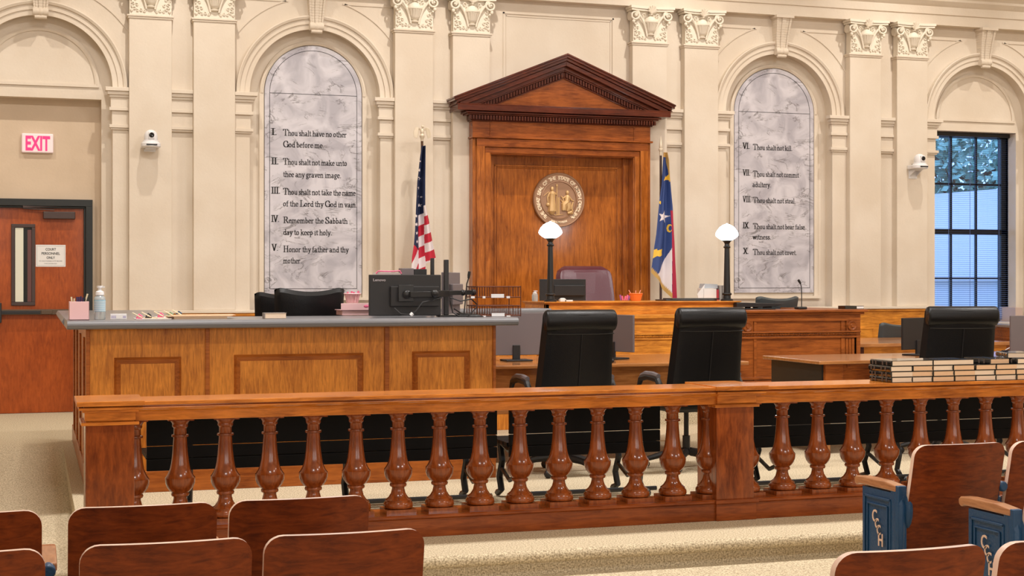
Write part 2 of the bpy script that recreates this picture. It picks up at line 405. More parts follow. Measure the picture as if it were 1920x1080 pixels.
# ---- imposts between and beside the pilasters
def impost(mb, x0, x1, y, wl, wr):
    for (z0, z1, p) in ((3.365,3.405,0.075),(3.33,3.365,0.055),(3.30,3.33,0.035),(3.20,3.30,0.02),(3.165,3.20,0.035),(3.02,3.165,0.008),(2.985,3.02,0.035),(2.965,2.985,0.02)):
        mb.box(x0 - p*wl, x1 + p*wr, y - p, 0.0, z0, z1)
im = MB()
PW = 0.436; PO = 0.33
pil = []
for c_ in PAIR: pil += [c_ - PO, c_ + PO]
for i, c_ in enumerate(PAIR):
    impost(im, c_ - PO + PW/2, c_ + PO - PW/2, -0.012, 0, 0)
for i, xc in enumerate(BAY):
    if i == 2:
        continue
    for side in (-1, 1):
        xa = xc + side*RIN
        near = [p for p in pil if (p - xc)*side > 0]
        if not near: xb = xc + side*(RIN+0.12)
        else:
            pn = min(near, key=lambda p: abs(p-xc)); xb = pn - side*PW/2
        x0, x1 = min(xa, xb), max(xa, xb)
        impost(im, x0, x1, -0.03, 1 if side > 0 else 0, 1 if side < 0 else 0)
        im.box(x0 + (0.0 if side > 0 else 0), x1, -0.03, 0.0, 1.045, 2.97)
for x0, x1 in ((4.355+PO+PW/2, 5.0), (6.5, 7.18-PO-PW/2)): impost(im, x0, x1, -0.012, 0, 0)
struct('trim_imposts', im, CREAM, bevel=0.004)
# ---- archivolts, inner mouldings
for i, xc in enumerate(BAY):
    if i == 2: continue
    a = MB()
    a.ring([(RIN, 0.0), (RIN, -0.022), (RIN+0.055, -0.022), (RIN+0.057, -0.036), (RIN+0.108, -0.036), (RIN+0.112, -0.055), (RIN+0.135, -0.066), (ROUT, -0.062), (ROUT, 0.0)], xc, ZS-0.02, 0, PI, 64)
    if i in (1, 3):
        r0 = 0.575
        a.ring([(r0-0.03, DEP), (r0-0.03, DEP-0.03), (r0-0.01, DEP-0.042), (r0+0.012, DEP-0.03), (r0+0.018, DEP)], xc, ZS, 0, PI, 64)
        for sg in (-1, 1):
            a.box(xc + sg*(r0-0.03), xc + sg*(r0+0.018), DEP-0.03, DEP, 1.20, ZS)
        a.box(xc-0.63, xc+0.63, DEP-0.05, DEP, 1.175, 1.205)
    else:
        r0 = 0.565
        a.ring([(r0-0.022, DEP), (r0-0.022, DEP-0.014), (r0, DEP-0.022), (r0+0.022, DEP-0.012), (r0+0.022, DEP)], xc, ZS+0.015, 0, PI, 64)
        a.box(xc-r0-0.022, xc+r0+0.022, DEP-0.018, DEP, ZS-0.012, ZS+0.02)
    struct('trim_%d' % (i+1), a, CREAM)
# thin raised outlines in the spandrels and over the portal
sp = MB()
for i, xc in enumerate(BAY):
    if i == 2: continue
    for sg in (-1, 1):
        xo = xc + sg*0.955; zt = 4.42; rr = 1.06
        xi = xc + sg*0.30
        sp.bar((xo, -0.004, zt), (xi, -0.004, zt), 0.012, 0.016)
        za = ZS - 0.02 + math.sqrt(max(rr**2 - 0.955**2, 0)); sp.bar((xo, -0.004, za), (xo, -0.004, zt), 0.012, 0.016)
        pts = []
        a0 = math.acos(0.955/rr); a1 = math.asin(min(1, (zt-ZS+0.02)/rr)) if (zt-ZS+0.02) < rr else PI/2*0.9
        for k in range(15):
            t = a0 + (a1-a0)*k/14; pts.append((xc + sg*rr*math.cos(t), -0.004, ZS-0.02 + rr*math.sin(t)))
        for p, q in zip(pts[:-1], pts[1:]): sp.bar(p, q, 0.012, 0.016)
cx0, cx1, cz0, cz1 = 5.09, 6.44, 3.0, 4.44
for o_, t_ in ((0, 0.018), (0.035, 0.01)):
    a_, b_, c_, d_ = cx0+o_, cx1-o_, cz0+o_, cz1-o_
    sp.box(a_, b_, -t_*0.7, 0, d_-t_, d_); sp.box(a_, a_+t_, -t_*0.7, 0, c_, d_); sp.box(b_-t_, b_, -t_*0.7, 0, c_, d_)
struct('trim_spandrels', sp, CREAM)
# ---- entablature
en = MB()
prof = [(0.0,4.575),(-0.13,4.575),(-0.13,4.70),(-0.145,4.705),(-0.145,4.80),(-0.165,4.82),(-0.20,4.86),(-0.20,4.89),(-0.26,4.95),(-0.26,4.99),(-0.14,5.02),(-0.05,5.3),(0,5.3)]
en.ext(prof, XL, XR, 'x')
struct('trim_entablature', en, CREAM)
# ---- keystones (scrolled consoles)
def keystone(xc):
    mb = MB(); zt, zb = 4.575, 4.075
    n = 14
    for k in range(n):
        pass
    prof = []
    for k in range(n+1):
        t = k/n; z = zt + (zb+0.10-zt)*t; y = -0.15 + 0.075*math.sin(PI*t*0.5)**1.2
        wd = 0.105 - 0.035*t; prof.append((z, y, wd))
    for (z0,y0,w0),(z1,y1,w1) in zip(prof[:-1], prof[1:]):
        for (u0,u1,pr_) in ((-1,-0.72,0.012),(-0.72,-0.28,0),(-0.28,0.28,0.012),(0.28,0.72,0),(0.72,1,0.012)):
            mb.add([(xc+u0*w0,y0-pr_,z0),(xc+u1*w0,y0-pr_,z0),(xc+u1*w1,y1-pr_,z1),(xc+u0*w1,y1-pr_,z1),
                    (xc+u0*w0,0,z0),(xc+u1*w0,0,z0),(xc+u1*w1,0,z1),(xc+u0*w1,0,z1)],
                   [(0,3,2,1),(0,1,5,4),(3,7,6,2),(0,4,7,3),(1,2,6,5)])
    mb.lathe([(0.0,-0.078),(0.045,-0.078),(0.05,-0.05),(0.042,-0.022),(0.05,0),(0.042,0.022),(0.05,0.05),(0.045,0.078),(0.0,0.078)], xc, -0.06, 16, True, None, zb+0.075, 'x')
    mb.lathe([(0.0,-0.06),(0.022,-0.06),(0.022,0.06),(0.0,0.06)], xc, -0.07, 12, True, None, zb+0.022, 'x')
    mb.box(xc-0.118, xc+0.118, -0.175, 0, zt-0.035, zt)
    return mb
for i, xc in enumerate(BAY):
    if i != 2: struct('trim_%d' % (i+11), keystone(xc), CREAM, bevel=0.003)
# ---- pilasters with capitals
def capital_mesh():
    m = MB(); hw = PW/2; H = 0.405                      # local: x centre 0, y 0 = pilaster face, z 0 = top of astragal
    m.box(-hw+0.004, hw-0.004, -0.004, 0.10, 0, H)
    # urn in relief
    urn = [(0.0,0.045),(0.045,0.047),(0.05,0.06),(0.03,0.07),(0.052,0.085),(0.062,0.10),(0.088,0.185),(0.093,0.19),(0.093,0.205),(0.075,0.215),(0.066,0.24),(0.04,0.262),(0.02,0.272),(0.028,0.285),(0.0,0.29)]
    m.lathe(urn, 0, -0.002, 20, True, None, 0.03, 'z', PI, 2*PI)
    for k in range(9):
        a = PI + PI*(k+0.5)/9
        m.tube([(0.066*math.cos(a), 0.066*math.sin(a)*0.95, 0.14), (0.09*math.cos(a), 0.09*math.sin(a), 0.212)], 0.0045, 5)
    for sg in (-1, 1):
        # volute spiral at the corner
        pts = []; rad = []
        cx_, cz_ = sg*(hw-0.008), 0.30
        for k in range(40):
            t = k/39; a = R(100) + t*R(560); r = 0.056*(1-t)**0.8 + 0.006
            pts.append((cx_ - sg*r*math.cos(a)*-1 if False else cx_ + sg*r*math.cos(a), -0.045 - 0.012*t, cz_ + r*math.sin(a))); rad.append(0.0135 - 0.005*t)
        # stem from the foot up along the urn, out to the volute
        st = []
        for k in range(18):
            t = k/17
            x = sg*(0.045 + 0.075*t + 0.06*t**3); z = 0.06 + 0.27*t**0.85
            st.append((x, -0.018 - 0.026*t, z))
        m.tube(st + [pts[0]], [0.011 + 0.004*k/18 for k in range(19)], 7)
        m.tube(pts, rad, 7)
        m.ball((cx_, -0.06, cz_), 0.016, 10, 6)
        m.ball((cx_ + sg*0.014, -0.04, cz_-0.073), 0.021, 10, 6, (1, 1, 1.2))
        m.ball((cx_ - sg*0.008, -0.035, cz_-0.10), 0.014, 8, 6)
        # returning side of the volute
        m.lathe([(0.0,-0.02),(0.05,-0.02),(0.058,0.0),(0.05,0.02),(0,0.02)], cx_ + sg*0.022, 0.035, 14, True, None, cz_, 'x')
        # small inner curls and foliage
        cp = []
        for k in range(20):
            t = k/19; a = R(-60) + t*R(400); r = 0.024*(1-t) + 0.004
            cp.append((sg*(0.088) + sg*r*math.cos(a)*-1, -0.02, 0.305 + r*math.sin(a)))
        m.tube(cp, 0.006, 5)
        for k, (x, z, r, ang) in enumerate([(0.165,0.05,0.022,20),(0.14,0.09,0.018,50),(0.178,0.10,0.020,10),(0.16,0.15,0.018,35),(0.185,0.17,0.016,0),(0.17,0.21,0.016,30),(0.10,0.035,0.018,80),(0.065,0.025,0.014,90),(0.19,0.03,0.014,0),(0.135,0.03,0.016,60),(0.19,0.135,0.012,0)]):
            q = []
            for j in range(12):
                t = j/11; a = R(ang) + t*R(300); rr = r*(1-0.75*t)
                q.append((sg*(x + rr*math.cos(a)), -0.012, z + 0.012 + rr*math.sin(a)))
            m.tube(q, 0.0062, 5)
        for j in range(5):
            z = 0.04 + j*0.045
            m.ball((sg*(0.195-0.004*j), -0.010, z), 0.013, 8, 5, (0.7, 0.9, 1.6))
    # palmette
    for k in range(7):
        a = R(20 + 140*k/6); L_ = 0.052 + 0.02*math.sin(PI*k/6)
        m.tube([(0, -0.045, 0.325), (0.7*L_*math.cos(a), -0.075, 0.33+0.8*L_*math.sin(a)), (1.15*L_*math.cos(a), -0.085, 0.33+1.2*L_*math.sin(a))], [0.007, 0.013, 0.008], 6)
    m.lathe([(0,0),(0.03,0.0),(0.032,0.012),(0.02,0.02),(0,0.02)], 0, -0.02, 12, True, None, 0.31)
    # abacus with incurved front
    for (z0, z1, o) in ((0.352,0.372,0.0),(0.375,H,0.012)):
        P = []
        n = 12
        for k in range(n+1):
            t = -1 + 2*k/n; P.append(((hw+0.045+o)*t, -0.04 - o - 0.045*t*t))
        poly = P + [(hw+0.045+o, 0.08), (-hw-0.045-o, 0.08)]
        m.ext(poly, z0, z1, 'z')
    return m
capm = None
for i, px_ in enumerate(pil):
    sh = MB(); sh.box(px_-PW/2, px_+PW/2, -0.115, 0.0, 1.075, 4.14)
    o = struct('trim_%d' % (i+21), sh, CREAM, bevel=0.006)
    asx = MB(); asx.box(px_-PW/2-0.022, px_+PW/2+0.022, -0.137, 0, 4.147, 4.165); asx.box(px_-PW/2-0.012, px_+PW/2+0.012, -0.127, 0, 4.128, 4.147)
    obj('astragal', asx, CREAM, o, bevel=0.004)
    if capm is None:
        capm = capital_mesh()
        c0 = obj('capital', capm, ORNA); c0.parent = o; c0.location = (px_, -0.12, 4.167)
    else:
        c = c0.copy(); COL.objects.link(c); c.parent = o; c.location = (px_, -0.12, 4.167)

# ================================================================= DOOR
def XD(px): return X(px, 16.3)
def ZD(px, py): return Z(px, py, 16.3)
d1 = MB()
d1.box(-0.50, 0.545, 0.315, 0.36, 0.003, 2.165)
door = struct('door_1', d1, DOORW, bevel=0.003)
fr = MB(); fr.box(0.545, 0.615, 0.24, 0.36, 0, 2.172); fr.box(-0.57, -0.50, 0.24, 0.36, 0, 2.172); fr.box(-0.57, 0.615, 0.24, 0.36, 2.172, 2.245)
fr.box(0.525, 0.545, 0.275, 0.31, 0, 2.15); fr.box(-0.5, 0.545, 0.275, 0.31, 2.15, 2.172)
obj('door_frame', fr, FRAMEK, door, bevel=0.003)
vx0, vx1, vz0, vz1 = XD(21), XD(66), ZD(40, 573), ZD(40, 420)
vf = MB()
for a in ((vx0, vx0+0.035, vz0+0.035, vz1-0.035), (vx1-0.035, vx1, vz0+0.035, vz1-0.035), (vx0, vx1, vz0, vz0+0.035), (vx0, vx1, vz1-0.035, vz1)):
    vf.box(a[0], a[1], 0.298, 0.316, a[2], a[3])
v_ = obj('vision_frame', vf, BROWNM, door, bevel=0.004)
g = MB(); g.box(vx0+0.035, vx1-0.035, 0.3125, 0.3149, vz0+0.035, vz1-0.035, 0)
w3 = (vx1-vx0-0.07)
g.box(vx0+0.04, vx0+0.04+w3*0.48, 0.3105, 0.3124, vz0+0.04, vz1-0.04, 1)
g.box(vx1-0.04-w3*0.22, vx1-0.036, 0.3105, 0.3124, vz0+0.04, vz1-0.06, 2)
obj('vision_glass', g, [simple('dark_glass', (0.015,0.02,0.022), 0.08), ROOMGLOW, simple('wood_beyond', (0.12,0.04,0.035), 0.4)], v_)
cl = MB(); cl.box(XD(81), XD(141), 0.25, 0.315, ZD(110,411), ZD(110,397)); obj('door_closer', cl, BROWNM, door, bevel=0.008)
ca = MB(); ca.bar((XD(43), 0.25, ZD(43,388)), (XD(107), 0.28, ZD(107,386)), 0.02, 0.025); ca.bar((XD(43),0.27,ZD(43,391)), (XD(102),0.25,ZD(102,394)), 0.018, 0.012); ca.ball((XD(104), 0.26, ZD(104,384)), 0.02, 10, 6)
obj('closer_arm', ca, BROWNM, door)
pb = MB(); zp0, zp1 = ZD(60,590), ZD(60,580)
pb.box(-0.48, 0.50, 0.245, 0.315, zp0, zp1, 0); pb.box(-0.45, XD(76), 0.235, 0.246, zp0+0.008, zp1-0.014, 1); pb.box(XD(77), XD(98), 0.235, 0.246, zp0+0.005, zp1-0.012, 0)
pb.box(XD(-8), XD(3), 0.23, 0.315, ZD(0,605), ZD(0,568), 1)
obj('panic_bar', pb, [STEEL, BLKM], door, bevel=0.003)

def text_mesh(s_, size, ext=0.0, offset=0.0, align='CENTER'):
    cu = bpy.data.curves.new('lettering', 'FONT'); cu.body = s_; cu.size = size; cu.extrude = ext; cu.offset = offset
    cu.align_x = align; cu.resolution_u = 3
    o = bpy.data.objects.new('lettering', cu); COL.objects.link(o)
    dg = bpy.context.evaluated_depsgraph_get(); me = bpy.data.meshes.new_from_object(o.evaluated_get(dg))
    vs = [tuple(v.co) for v in me.vertices]; fs = [tuple(p.vertices) for p in me.polygons]
    bpy.data.objects.remove(o); bpy.data.curves.remove(cu); bpy.data.meshes.remove(me)
    return vs, fs
def put_text(mb, s_, M, size, ext=0.001, offset=0.0, align='CENTER', mat=0, width=None):
    """text standing in the x-z plane facing -y, then moved by M"""
    vs, fs = text_mesh(s_, size, ext, offset, align)
    k = 1.0
    if width:
        xs = [v[0] for v in vs]; k = width/(max(xs)-min(xs))
    mb.add([M @ Vector((v[0]*k, -v[2], v[1])) for v in vs], fs, False, mat)
# paper notice taped to the door
nx0, nx1, nz0, nz1 = XD(67), XD(123), ZD(95,500), ZD(95,459)
no = thing('paper_notice', 'white paper notice reading court personnel only taped to the wooden door', 'notice', ((nx0+nx1)/2, 0.314, nz0))
pm = MB(); pm.box(nx0, nx1, 0.3128, 0.3145, nz0, nz1); obj('sheet', pm, PAPER, no)
tm = MB(); cxn = (nx0+nx1)/2; hh = nz1-nz0
for t_, fz, wd in (('COURT', 0.74, 0.105), ('PERSONNEL', 0.55, 0.185), ('ONLY', 0.36, 0.085)):
    put_text(tm, t_, Matrix.Translation((cxn, 0.3118, nz0+hh*fz)), 0.036, 0.0004, 0.0006, width=wd)
for t_, fz, wd in (('NO UNAUTHORIZED ENTRY BEYOND', 0.235, 0.23), ('THIS DOORWAY', 0.12, 0.13)):
    put_text(tm, t_, Matrix.Translation((cxn, 0.3118, nz0+hh*fz)), 0.016, 0.0004, 0.0, width=wd, mat=1)
b_ = 0.012
tm.box(nx0+b_, nx1-b_, 0.3115, 0.3127, nz0+b_, nz0+b_+0.0015, 1); tm.box(nx0+b_, nx1-b_, 0.3115, 0.3127, nz1-b_-0.0015, nz1-b_, 1)
tm.box(nx0+b_, nx0+b_+0.0015, 0.3115, 0.3127, nz0+b_, nz1-b_, 1); tm.box(nx1-b_-0.0015, nx1-b_, 0.3115, 0.3127, nz0+b_, nz1-b_, 1)
obj('lettering', tm, [INK, GREYI], no)
# exit sign
ex0, ex1, ez0, ez1 = XD(40.5), XD(100), ZD(70,287), ZD(70,251)
es = thing('exit_sign', 'lit exit sign with red letters on the wall above the wooden door', 'exit sign', ((ex0+ex1)/2, 0.30, ez0))
eb = MB(); eb.box(ex0, ex1, 0.255, 0.30, ez0, ez1); obj('housing', eb, EXITW, es, bevel=0.012, seg=3)
et = MB(); put_text(et, 'EXIT', Matrix.Translation(((ex0+ex1)/2, 0.2535, ez0+0.028)) @ Matrix.Diagonal((1,1,1.12,1)), 0.185, 0.0015, 0.006, width=0.245); obj('letters', et, EXITR, es)

# ================================================================= WINDOW with blind, and what lies outside
wx0, wx1 = xc - 0.61, xc + 0.61; wzb, wzt = 0.86, 3.295; WY = 0.36
wf = MB()
wf.box(wx0, wx0+0.055, WY-0.02, WY+0.06, wzb, wzt); wf.box(wx1-0.075, wx1, WY-0.02, WY+0.06, wzb, wzt)
wf.box(wx0, wx1, WY-0.02, WY+0.06, wzt-0.06, wzt); wf.box(wx0, wx1, WY-0.02, WY+0.06, wzb, wzb+0.06)
zm = Z(1825, 435, 16.36); wf.box(wx0, wx1, WY-0.02, WY+0.05, zm-0.035, zm+0.035)
win = struct('window_1', wf, FRAMEK, bevel=0.004)
mt = MB()
for p_ in (1782, 1829): x_ = X(p_, 16.38); mt.box(x_-0.012, x_+0.012, WY, WY+0.03, wzb, wzt)
for y_ in (346, 522): z_ = Z(1820, y_, 16.38); mt.box(wx0, wx1, WY, WY+0.03, z_-0.012, z_+0.012)
obj('muntins', mt, FRAMEK, win)
gl = MB(); gl.box(wx0, wx1, WY+0.03, WY+0.034, wzb, wzt); obj('pane', gl, GLASS, win)
bl = thing('window_blind', 'black metal venetian blind hanging in the tall window', 'blind', (xc, 0.29, 3.2))
hd = MB(); hd.box(wx0+0.01, wx1-0.01, 0.25, 0.31, wzt-0.055, wzt-0.005); obj('headrail', hd, BLKM, bl, bevel=0.004)
slm = MB(); z_ = wzt-0.08
k_ = 0
while z_ > wzb + 0.02:
    t_ = 0.0012 + 0.0042*min(1, max(0, (2.1 - z_)/1.0))
    slm.bar((wx0+0.02, 0.285, z_), (wx1-0.02, 0.285, z_), 0.024, t_*0.9); z_ -= 0.026
so = obj('slats', slm, simple('blind_slat', (0.05, 0.09, 0.25), 0.5), bl)
so['kind'] = 'stuff'
cdm = MB()
for x_ in (wx0+0.3, wx0+0.62, wx1-0.16): cdm.bar((x_, 0.27, wzb+0.03), (x_, 0.27, wzt-0.05), 0.004)
obj('ladder_cords', cdm, simple('cord_blue', (0.1,0.15,0.35), 0.6), bl)
sl = MB(); sl.box(wx0, wx1+0.0, -0.02, 0.34, 0.83, 0.865); struct('trim_sill', sl, simple('sill_stone', (0.50,0.47,0.47), 0.5), bevel=0.004)
sl = MB(); sl.box(wx1-0.11, wx1, 0.0, 0.33, 0.865, 1.05); struct('trim_reveal', sl, simple('reveal_stone', (0.55,0.42,0.37), 0.6), bevel=0.003)
# outside: neighbouring roof/wall, ground, trees
nbm = MB(); nbm.box(9, 40, 12.0, 20, -4, 1.6, 0); nbm.add([(9,11.8,1.4),(44,11.8,1.4),(44,20,5.6),(9,20,2.5),(9,20.2,1.4),(44,20.2,1.4)], [(0,1,2,3),(3,2,5,4),(0,3,4),(1,5,2)], False, 1)
r_ = random.Random(3)
nb_ = obj('neighbouring_building', nbm, [simple('siding', (0.62,0.62,0.66), 0.7), simple('pale_roof', (0.52,0.50,0.56), 0.8, bump=1.0, bscale=1.5)]); tag(nb_, 'pale roofed building seen outside through the window blind', 'building')
gd = MB(); gd.box(-30, 70, 0.8, 80, -4.2, -4.0); struct('ground', gd, simple('grass_ground', (0.12,0.16,0.06), 0.9))
LEAF = simple('tree_leaves', (0.34, 0.55, 0.45), 0.7); BARK = simple('tree_bark', (0.10,0.07,0.05), 0.8)
def tree(x, y, h, lab):
    t = thing('tree', lab, 'tree', (x, y, -4))
    tk = MB(); tk.tube([(x,y,-4),(x+0.2,y,0),(x,y,h*0.7)], [0.3,0.22,0.08], 8)
    br = []
    for k in range(16):
        a = r_.random()*6.3; z = h*(0.1+0.6*r_.random()); L_ = 1.2+1.8*r_.random()
        tk.tube([(x,y,z),(x+0.6*L_*math.cos(a),y+0.6*L_*math.sin(a),z+0.9),(x+L_*math.cos(a),y+L_*math.sin(a),z+2.0)], [0.09,0.05,0.015], 5)
    obj('trunk', tk, BARK, t)
    lf_ = MB()
    for k in range(4200):
        a = r_.random()*6.3; b = math.acos(2*r_.random()-1); rr = 3.0*(0.4+0.6*r_.random())
        c = Vector((x+rr*math.sin(b)*math.cos(a), y+rr*math.sin(b)*math.sin(a), h*0.62+rr*1.1*math.cos(b)))
        u = Vector((r_.random()-.5, r_.random()-.5, r_.random()-.5)).normalized()*0.17; v = u.orthogonal().normalized()*0.12
        lf_.add([c-u, c-v, c+u, c+v], [(0,1,2,3)])
    obj('foliage', lf_, LEAF, t)
tree(15.5, 25.5, 8.5, 'leafy tree farthest left outside the window beyond the pale roof')
tree(22.5, 26.0, 9.5, 'tallest leafy tree outside, behind the middle of the window')
tree(29.5, 25.5, 8.0, 'leafy tree outside at the right side of the window view')
# ================================================================= MARBLE TABLETS
# pen-drawn serif alphabet: each glyph = advance, strokes; x-height 1, cap height 1.75
def arc(cx, cz, rx, rz, a0, a1, n=9): return [(cx+rx*math.cos(R(a0+(a1-a0)*k/n)), cz+rz*math.sin(R(a0+(a1-a0)*k/n))) for k in range(n+1)]
def foot(x, z=0.03, w_=0.17): return [(x-w_, z), (x+w_, z)]
GL = {
 'o': (1.0, [arc(.42,.5,.34,.46,0,360,14)]),
 'e': (.92, [arc(.42,.5,.34,.46,10,320,13) , [(.10,.52),(.76,.60)]]),
 'c': (.85, [arc(.42,.5,.34,.46,45,320,11)]),
 'a': (1.0, [arc(.36,.30,.27,.27,0,360,12), [(.12,.88),(.4,.97),(.63,.82),(.66,.55),(.66,.05)], [(.66,.05),(.86,.05)]]),
 'n': (1.12, [[(.2,0),(.2,.95)], [(.2,.7),(.48,.95),(.78,.88),(.82,.6),(.82,0)], foot(.2), foot(.82), [(.05,.93),(.2,.95)]]),
 'm': (1.65, [[(.2,0),(.2,.95)], [(.2,.7),(.45,.95),(.7,.88),(.74,.6),(.74,0)], [(.74,.7),(1.0,.95),(1.25,.88),(1.3,.6),(1.3,0)], foot(.2), foot(.74,.03,.13), foot(1.3), [(.05,.93),(.2,.95)]]),
 'h': (1.12, [[(.2,0),(.2,1.5)], [(.2,.7),(.48,.95),(.78,.88),(.82,.6),(.82,0)], foot(.2), foot(.82), [(.03,1.46),(.2,1.5)]]),
 'b': (1.0, [[(.2,0),(.2,1.5)], arc(.44,.47,.32,.43,150,-150,12), [(.03,1.46),(.2,1.5)]]),
 'd': (1.05, [[(.78,0),(.78,1.5)], arc(.48,.47,.34,.43,30,330,12), [(.6,1.46),(.78,1.5)], [(.78,.04),(.95,.04)]]),
 'f': (.68, [[(.25,0),(.25,1.15),(.38,1.45),(.62,1.45)], [(.02,.93),(.58,.93)], foot(.25)]),
 'g': (1.0, [arc(.42,.62,.28,.32,0,360,12), [(.68,.92),(.88,.98)], [(.35,.3),(.2,.12),(.4,.02),(.75,-.06),(.72,-.34),(.4,-.44),(.12,-.32),(.18,-.1)]]),
 'i': (.52, [[(.24,0),(.24,.95)], foot(.24), [(.08,.93),(.24,.95)], [(.22,1.3),(.28,1.3)]]),
 'k': (1.08, [[(.2,0),(.2,1.5)], foot(.2), [(.24,.45),(.8,.95)], [(.4,.6),(.9,.03)], [(.03,1.46),(.2,1.5)], foot(.86,.03,.14), foot(.78,.94,.13)]),
 'l': (.52, [[(.24,0),(.24,1.5)], foot(.24), [(.07,1.46),(.24,1.5)]]),
 'p': (1.05, [[(.2,-.5),(.2,.95)], arc(.46,.5,.32,.43,150,-150,12), foot(.2,-.47), [(.03,.93),(.2,.95)]]),
 'r': (.82, [[(.2,0),(.2,.95)], [(.2,.65),(.42,.92),(.7,.92)], foot(.2), [(.03,.93),(.2,.95)], [(.66,.85),(.7,.85)]]),
 's': (.80, [[(.66,.78),(.55,.93),(.3,.95),(.14,.76),(.28,.56),(.54,.44),(.66,.24),(.5,.05),(.25,.04),(.1,.22)]]),
 't': (.68, [[(.28,1.3),(.28,.2),(.42,.04),(.62,.12)], [(.05,.93),(.58,.93)]]),
 'u': (1.1, [[(.2,.95),(.2,.3),(.35,.05),(.6,.06),(.8,.3)], [(.8,.95),(.8,0)], [(.03,.93),(.2,.95)], [(.63,.93),(.8,.95)], [(.8,.04),(.98,.04)]]),
 'v': (1.0, [[(.15,.95),(.46,.02)], [(.46,.02),(.8,.95)], foot(.15,.94,.14), foot(.8,.94,.14)]),
 'w': (1.45, [[(.15,.95),(.42,.02)], [(.42,.02),(.70,.95)], [(.70,.95),(.97,.02)], [(.97,.02),(1.25,.95)], foot(.15,.94,.12), foot(1.25,.94,.12)]),
 'y': (1.0, [[(.15,.95),(.48,.05)], [(.82,.95),(.48,.05),(.32,-.35),(.08,-.42)], foot(.15,.94,.14), foot(.82,.94,.14)]),
 '.': (.5, [[(.2,.06),(.26,.06)], [(.2,.12),(.26,.12)]]),
 ',': (.4, [[(.2,.06),(.26,.06)]]),
 'T': (1.65, [[(.78,0),(.78,1.7)], [(.05,1.68),(1.5,1.68)], [(.07,1.68),(.07,1.35)], [(1.49,1.68),(1.49,1.35)], foot(.78,.03,.3)]),
 'G': (1.75, [arc(.88,.85,.74,.83,48,330,14), [(1.5,0.05),(1.5,.75)], [(1.2,.76),(1.72,.76)], [(1.38,1.45),(1.42,1.1)]]),
 'L': (1.5, [[(.4,0),(.4,1.7)], [(.1,.03),(1.3,.03)], [(1.3,.03),(1.36,.45)], foot(.4,1.68,.28)]),
 'R': (1.75, [[(.4,0),(.4,1.7)], [(.1,1.68),(.85,1.68),(1.2,1.55),(1.25,1.2),(1.05,.92),(.4,.86)], [(.8,.88),(1.5,.03)], foot(.4,.03,.28), foot(1.55,.03,.16)]),
 'S': (1.4, [[(1.15,1.25),(1.1,1.6),(.75,1.72),(.3,1.6),(.2,1.25),(.45,.98),(.9,.75),(1.17,.42),(.98,.08),(.55,-.02),(.2,.15),(.15,.5)]]),
 'H': (1.85, [[(.4,0),(.4,1.7)], [(1.4,0),(1.4,1.7)], [(.4,.88),(1.4,.88)], foot(.4,.03,.26), foot(1.4,.03,.26), foot(.4,1.68,.26), foot(1.4,1.68,.26)]),
 'I': (.62, [[(.3,0),(.3,1.7)], foot(.3,.03,.3), foot(.3,1.68,.3)]),
 'V': (1.25, [[(.12,1.7),(.6,0)], [(.6,0),(1.08,1.7)], foot(.14,1.68,.2), foot(1.06,1.68,.2)]),
 'X': (1.25, [[(.12,1.7),(1.08,0)], [(.15,0),(1.05,1.7)], foot(.14,1.68,.2), foot(1.06,1.68,.2), foot(.14,.03,.2), foot(1.06,.03,.2)]),
}
def hull(pts):
    pts = sorted(set((round(a,5), round(b,5)) for a, b in pts))
    def half(ps):
        h = []
        for p in ps:
            while len(h) > 1 and (h[-1][0]-h[-2][0])*(p[1]-h[-2][1]) - (h[-1][1]-h[-2][1])*(p[0]-h[-2][0]) <= 0: h.pop()
            h.append(p)
        return h
    a = half(pts); b = half(pts[::-1]); return a[:-1] + b[:-1]
def pen_width(s_):
    return sum(0.42 if ch == ' ' else GL[ch][0] for ch in s_)
def pen_text(mb, s_, x, y, z, size, width=None, heavy=1.0):
    tot = pen_width(s_); sx = size if not width else width/tot
    cx_ = 0.0
    for ch in s_:
        if ch == ' ': cx_ += 0.42; continue
        adv, strokes = GL[ch]; nw = (0.115 if ch.islower() or ch in '.,' else 0.16)*heavy; nh = 0.085*heavy
        nib = [(-nw,-nh*0.5),(nw,-nh*0.2),(nw,nh),(-nw,nh*0.6)]
        for st in strokes:
            for p, q in zip(st[:-1], st[1:]):
                h = hull([(p[0]+a, p[1]+b) for a, b in nib] + [(q[0]+a, q[1]+b) for a, b in nib])
                mb.add([(x+(cx_+a)*sx, y, z+b*size) for a, b in h], [tuple(range(len(h)))])
        cx_ += adv
def tablet(xc, pxs, label, lines, joint_z):
    W = 0.5365; zb, zs = 1.245, ZS; y0, y1 = 0.108, 0.139
    t = thing('marble_tablet', label, 'tablet', (xc, 0.139, zb))
    m = MB()
    P = [(xc-W, zb), (xc+W, zb)] + [(xc+W*math.cos(PI*k/48), zs+W*math.sin(PI*k/48)) for k in range(49)]
    m.ext(P, y0, y1, 'y'); obj('slab', m, MARBLE, t, bevel=0.003)
    ln = MB(); r = W-0.052; lw = 0.0055; yy = y0-0.0012
    ln.box(xc-r, xc-r+lw, yy, yy+0.001, zb+0.055, zs); ln.box(xc+r-lw, xc+r, yy, yy+0.001, zb+0.055, zs); ln.box(xc-r, xc+r, yy, yy+0.001, zb+0.055, zb+0.055+lw)
    ln.ring([(r, yy), (r-lw, yy), (r-lw, yy+0.001), (r, yy+0.001)], xc, zs, 0, PI, 64)
    ln.box(xc-r, xc+r, yy, yy+0.001, joint_z, joint_z+lw)
    obj('incised_border', ln, INK, t)
    d = 16.0 + y0
    tx = MB()
    for s_, p0, p1, by, sz in lines:
        z_ = Z((p0+p1)/2, by, d)
        pen_text(tx, s_, X(p0, d), yy-0.0005, z_, sz, X(p1, d)-X(p0, d))
    obj('lettering', tx, INK, t)
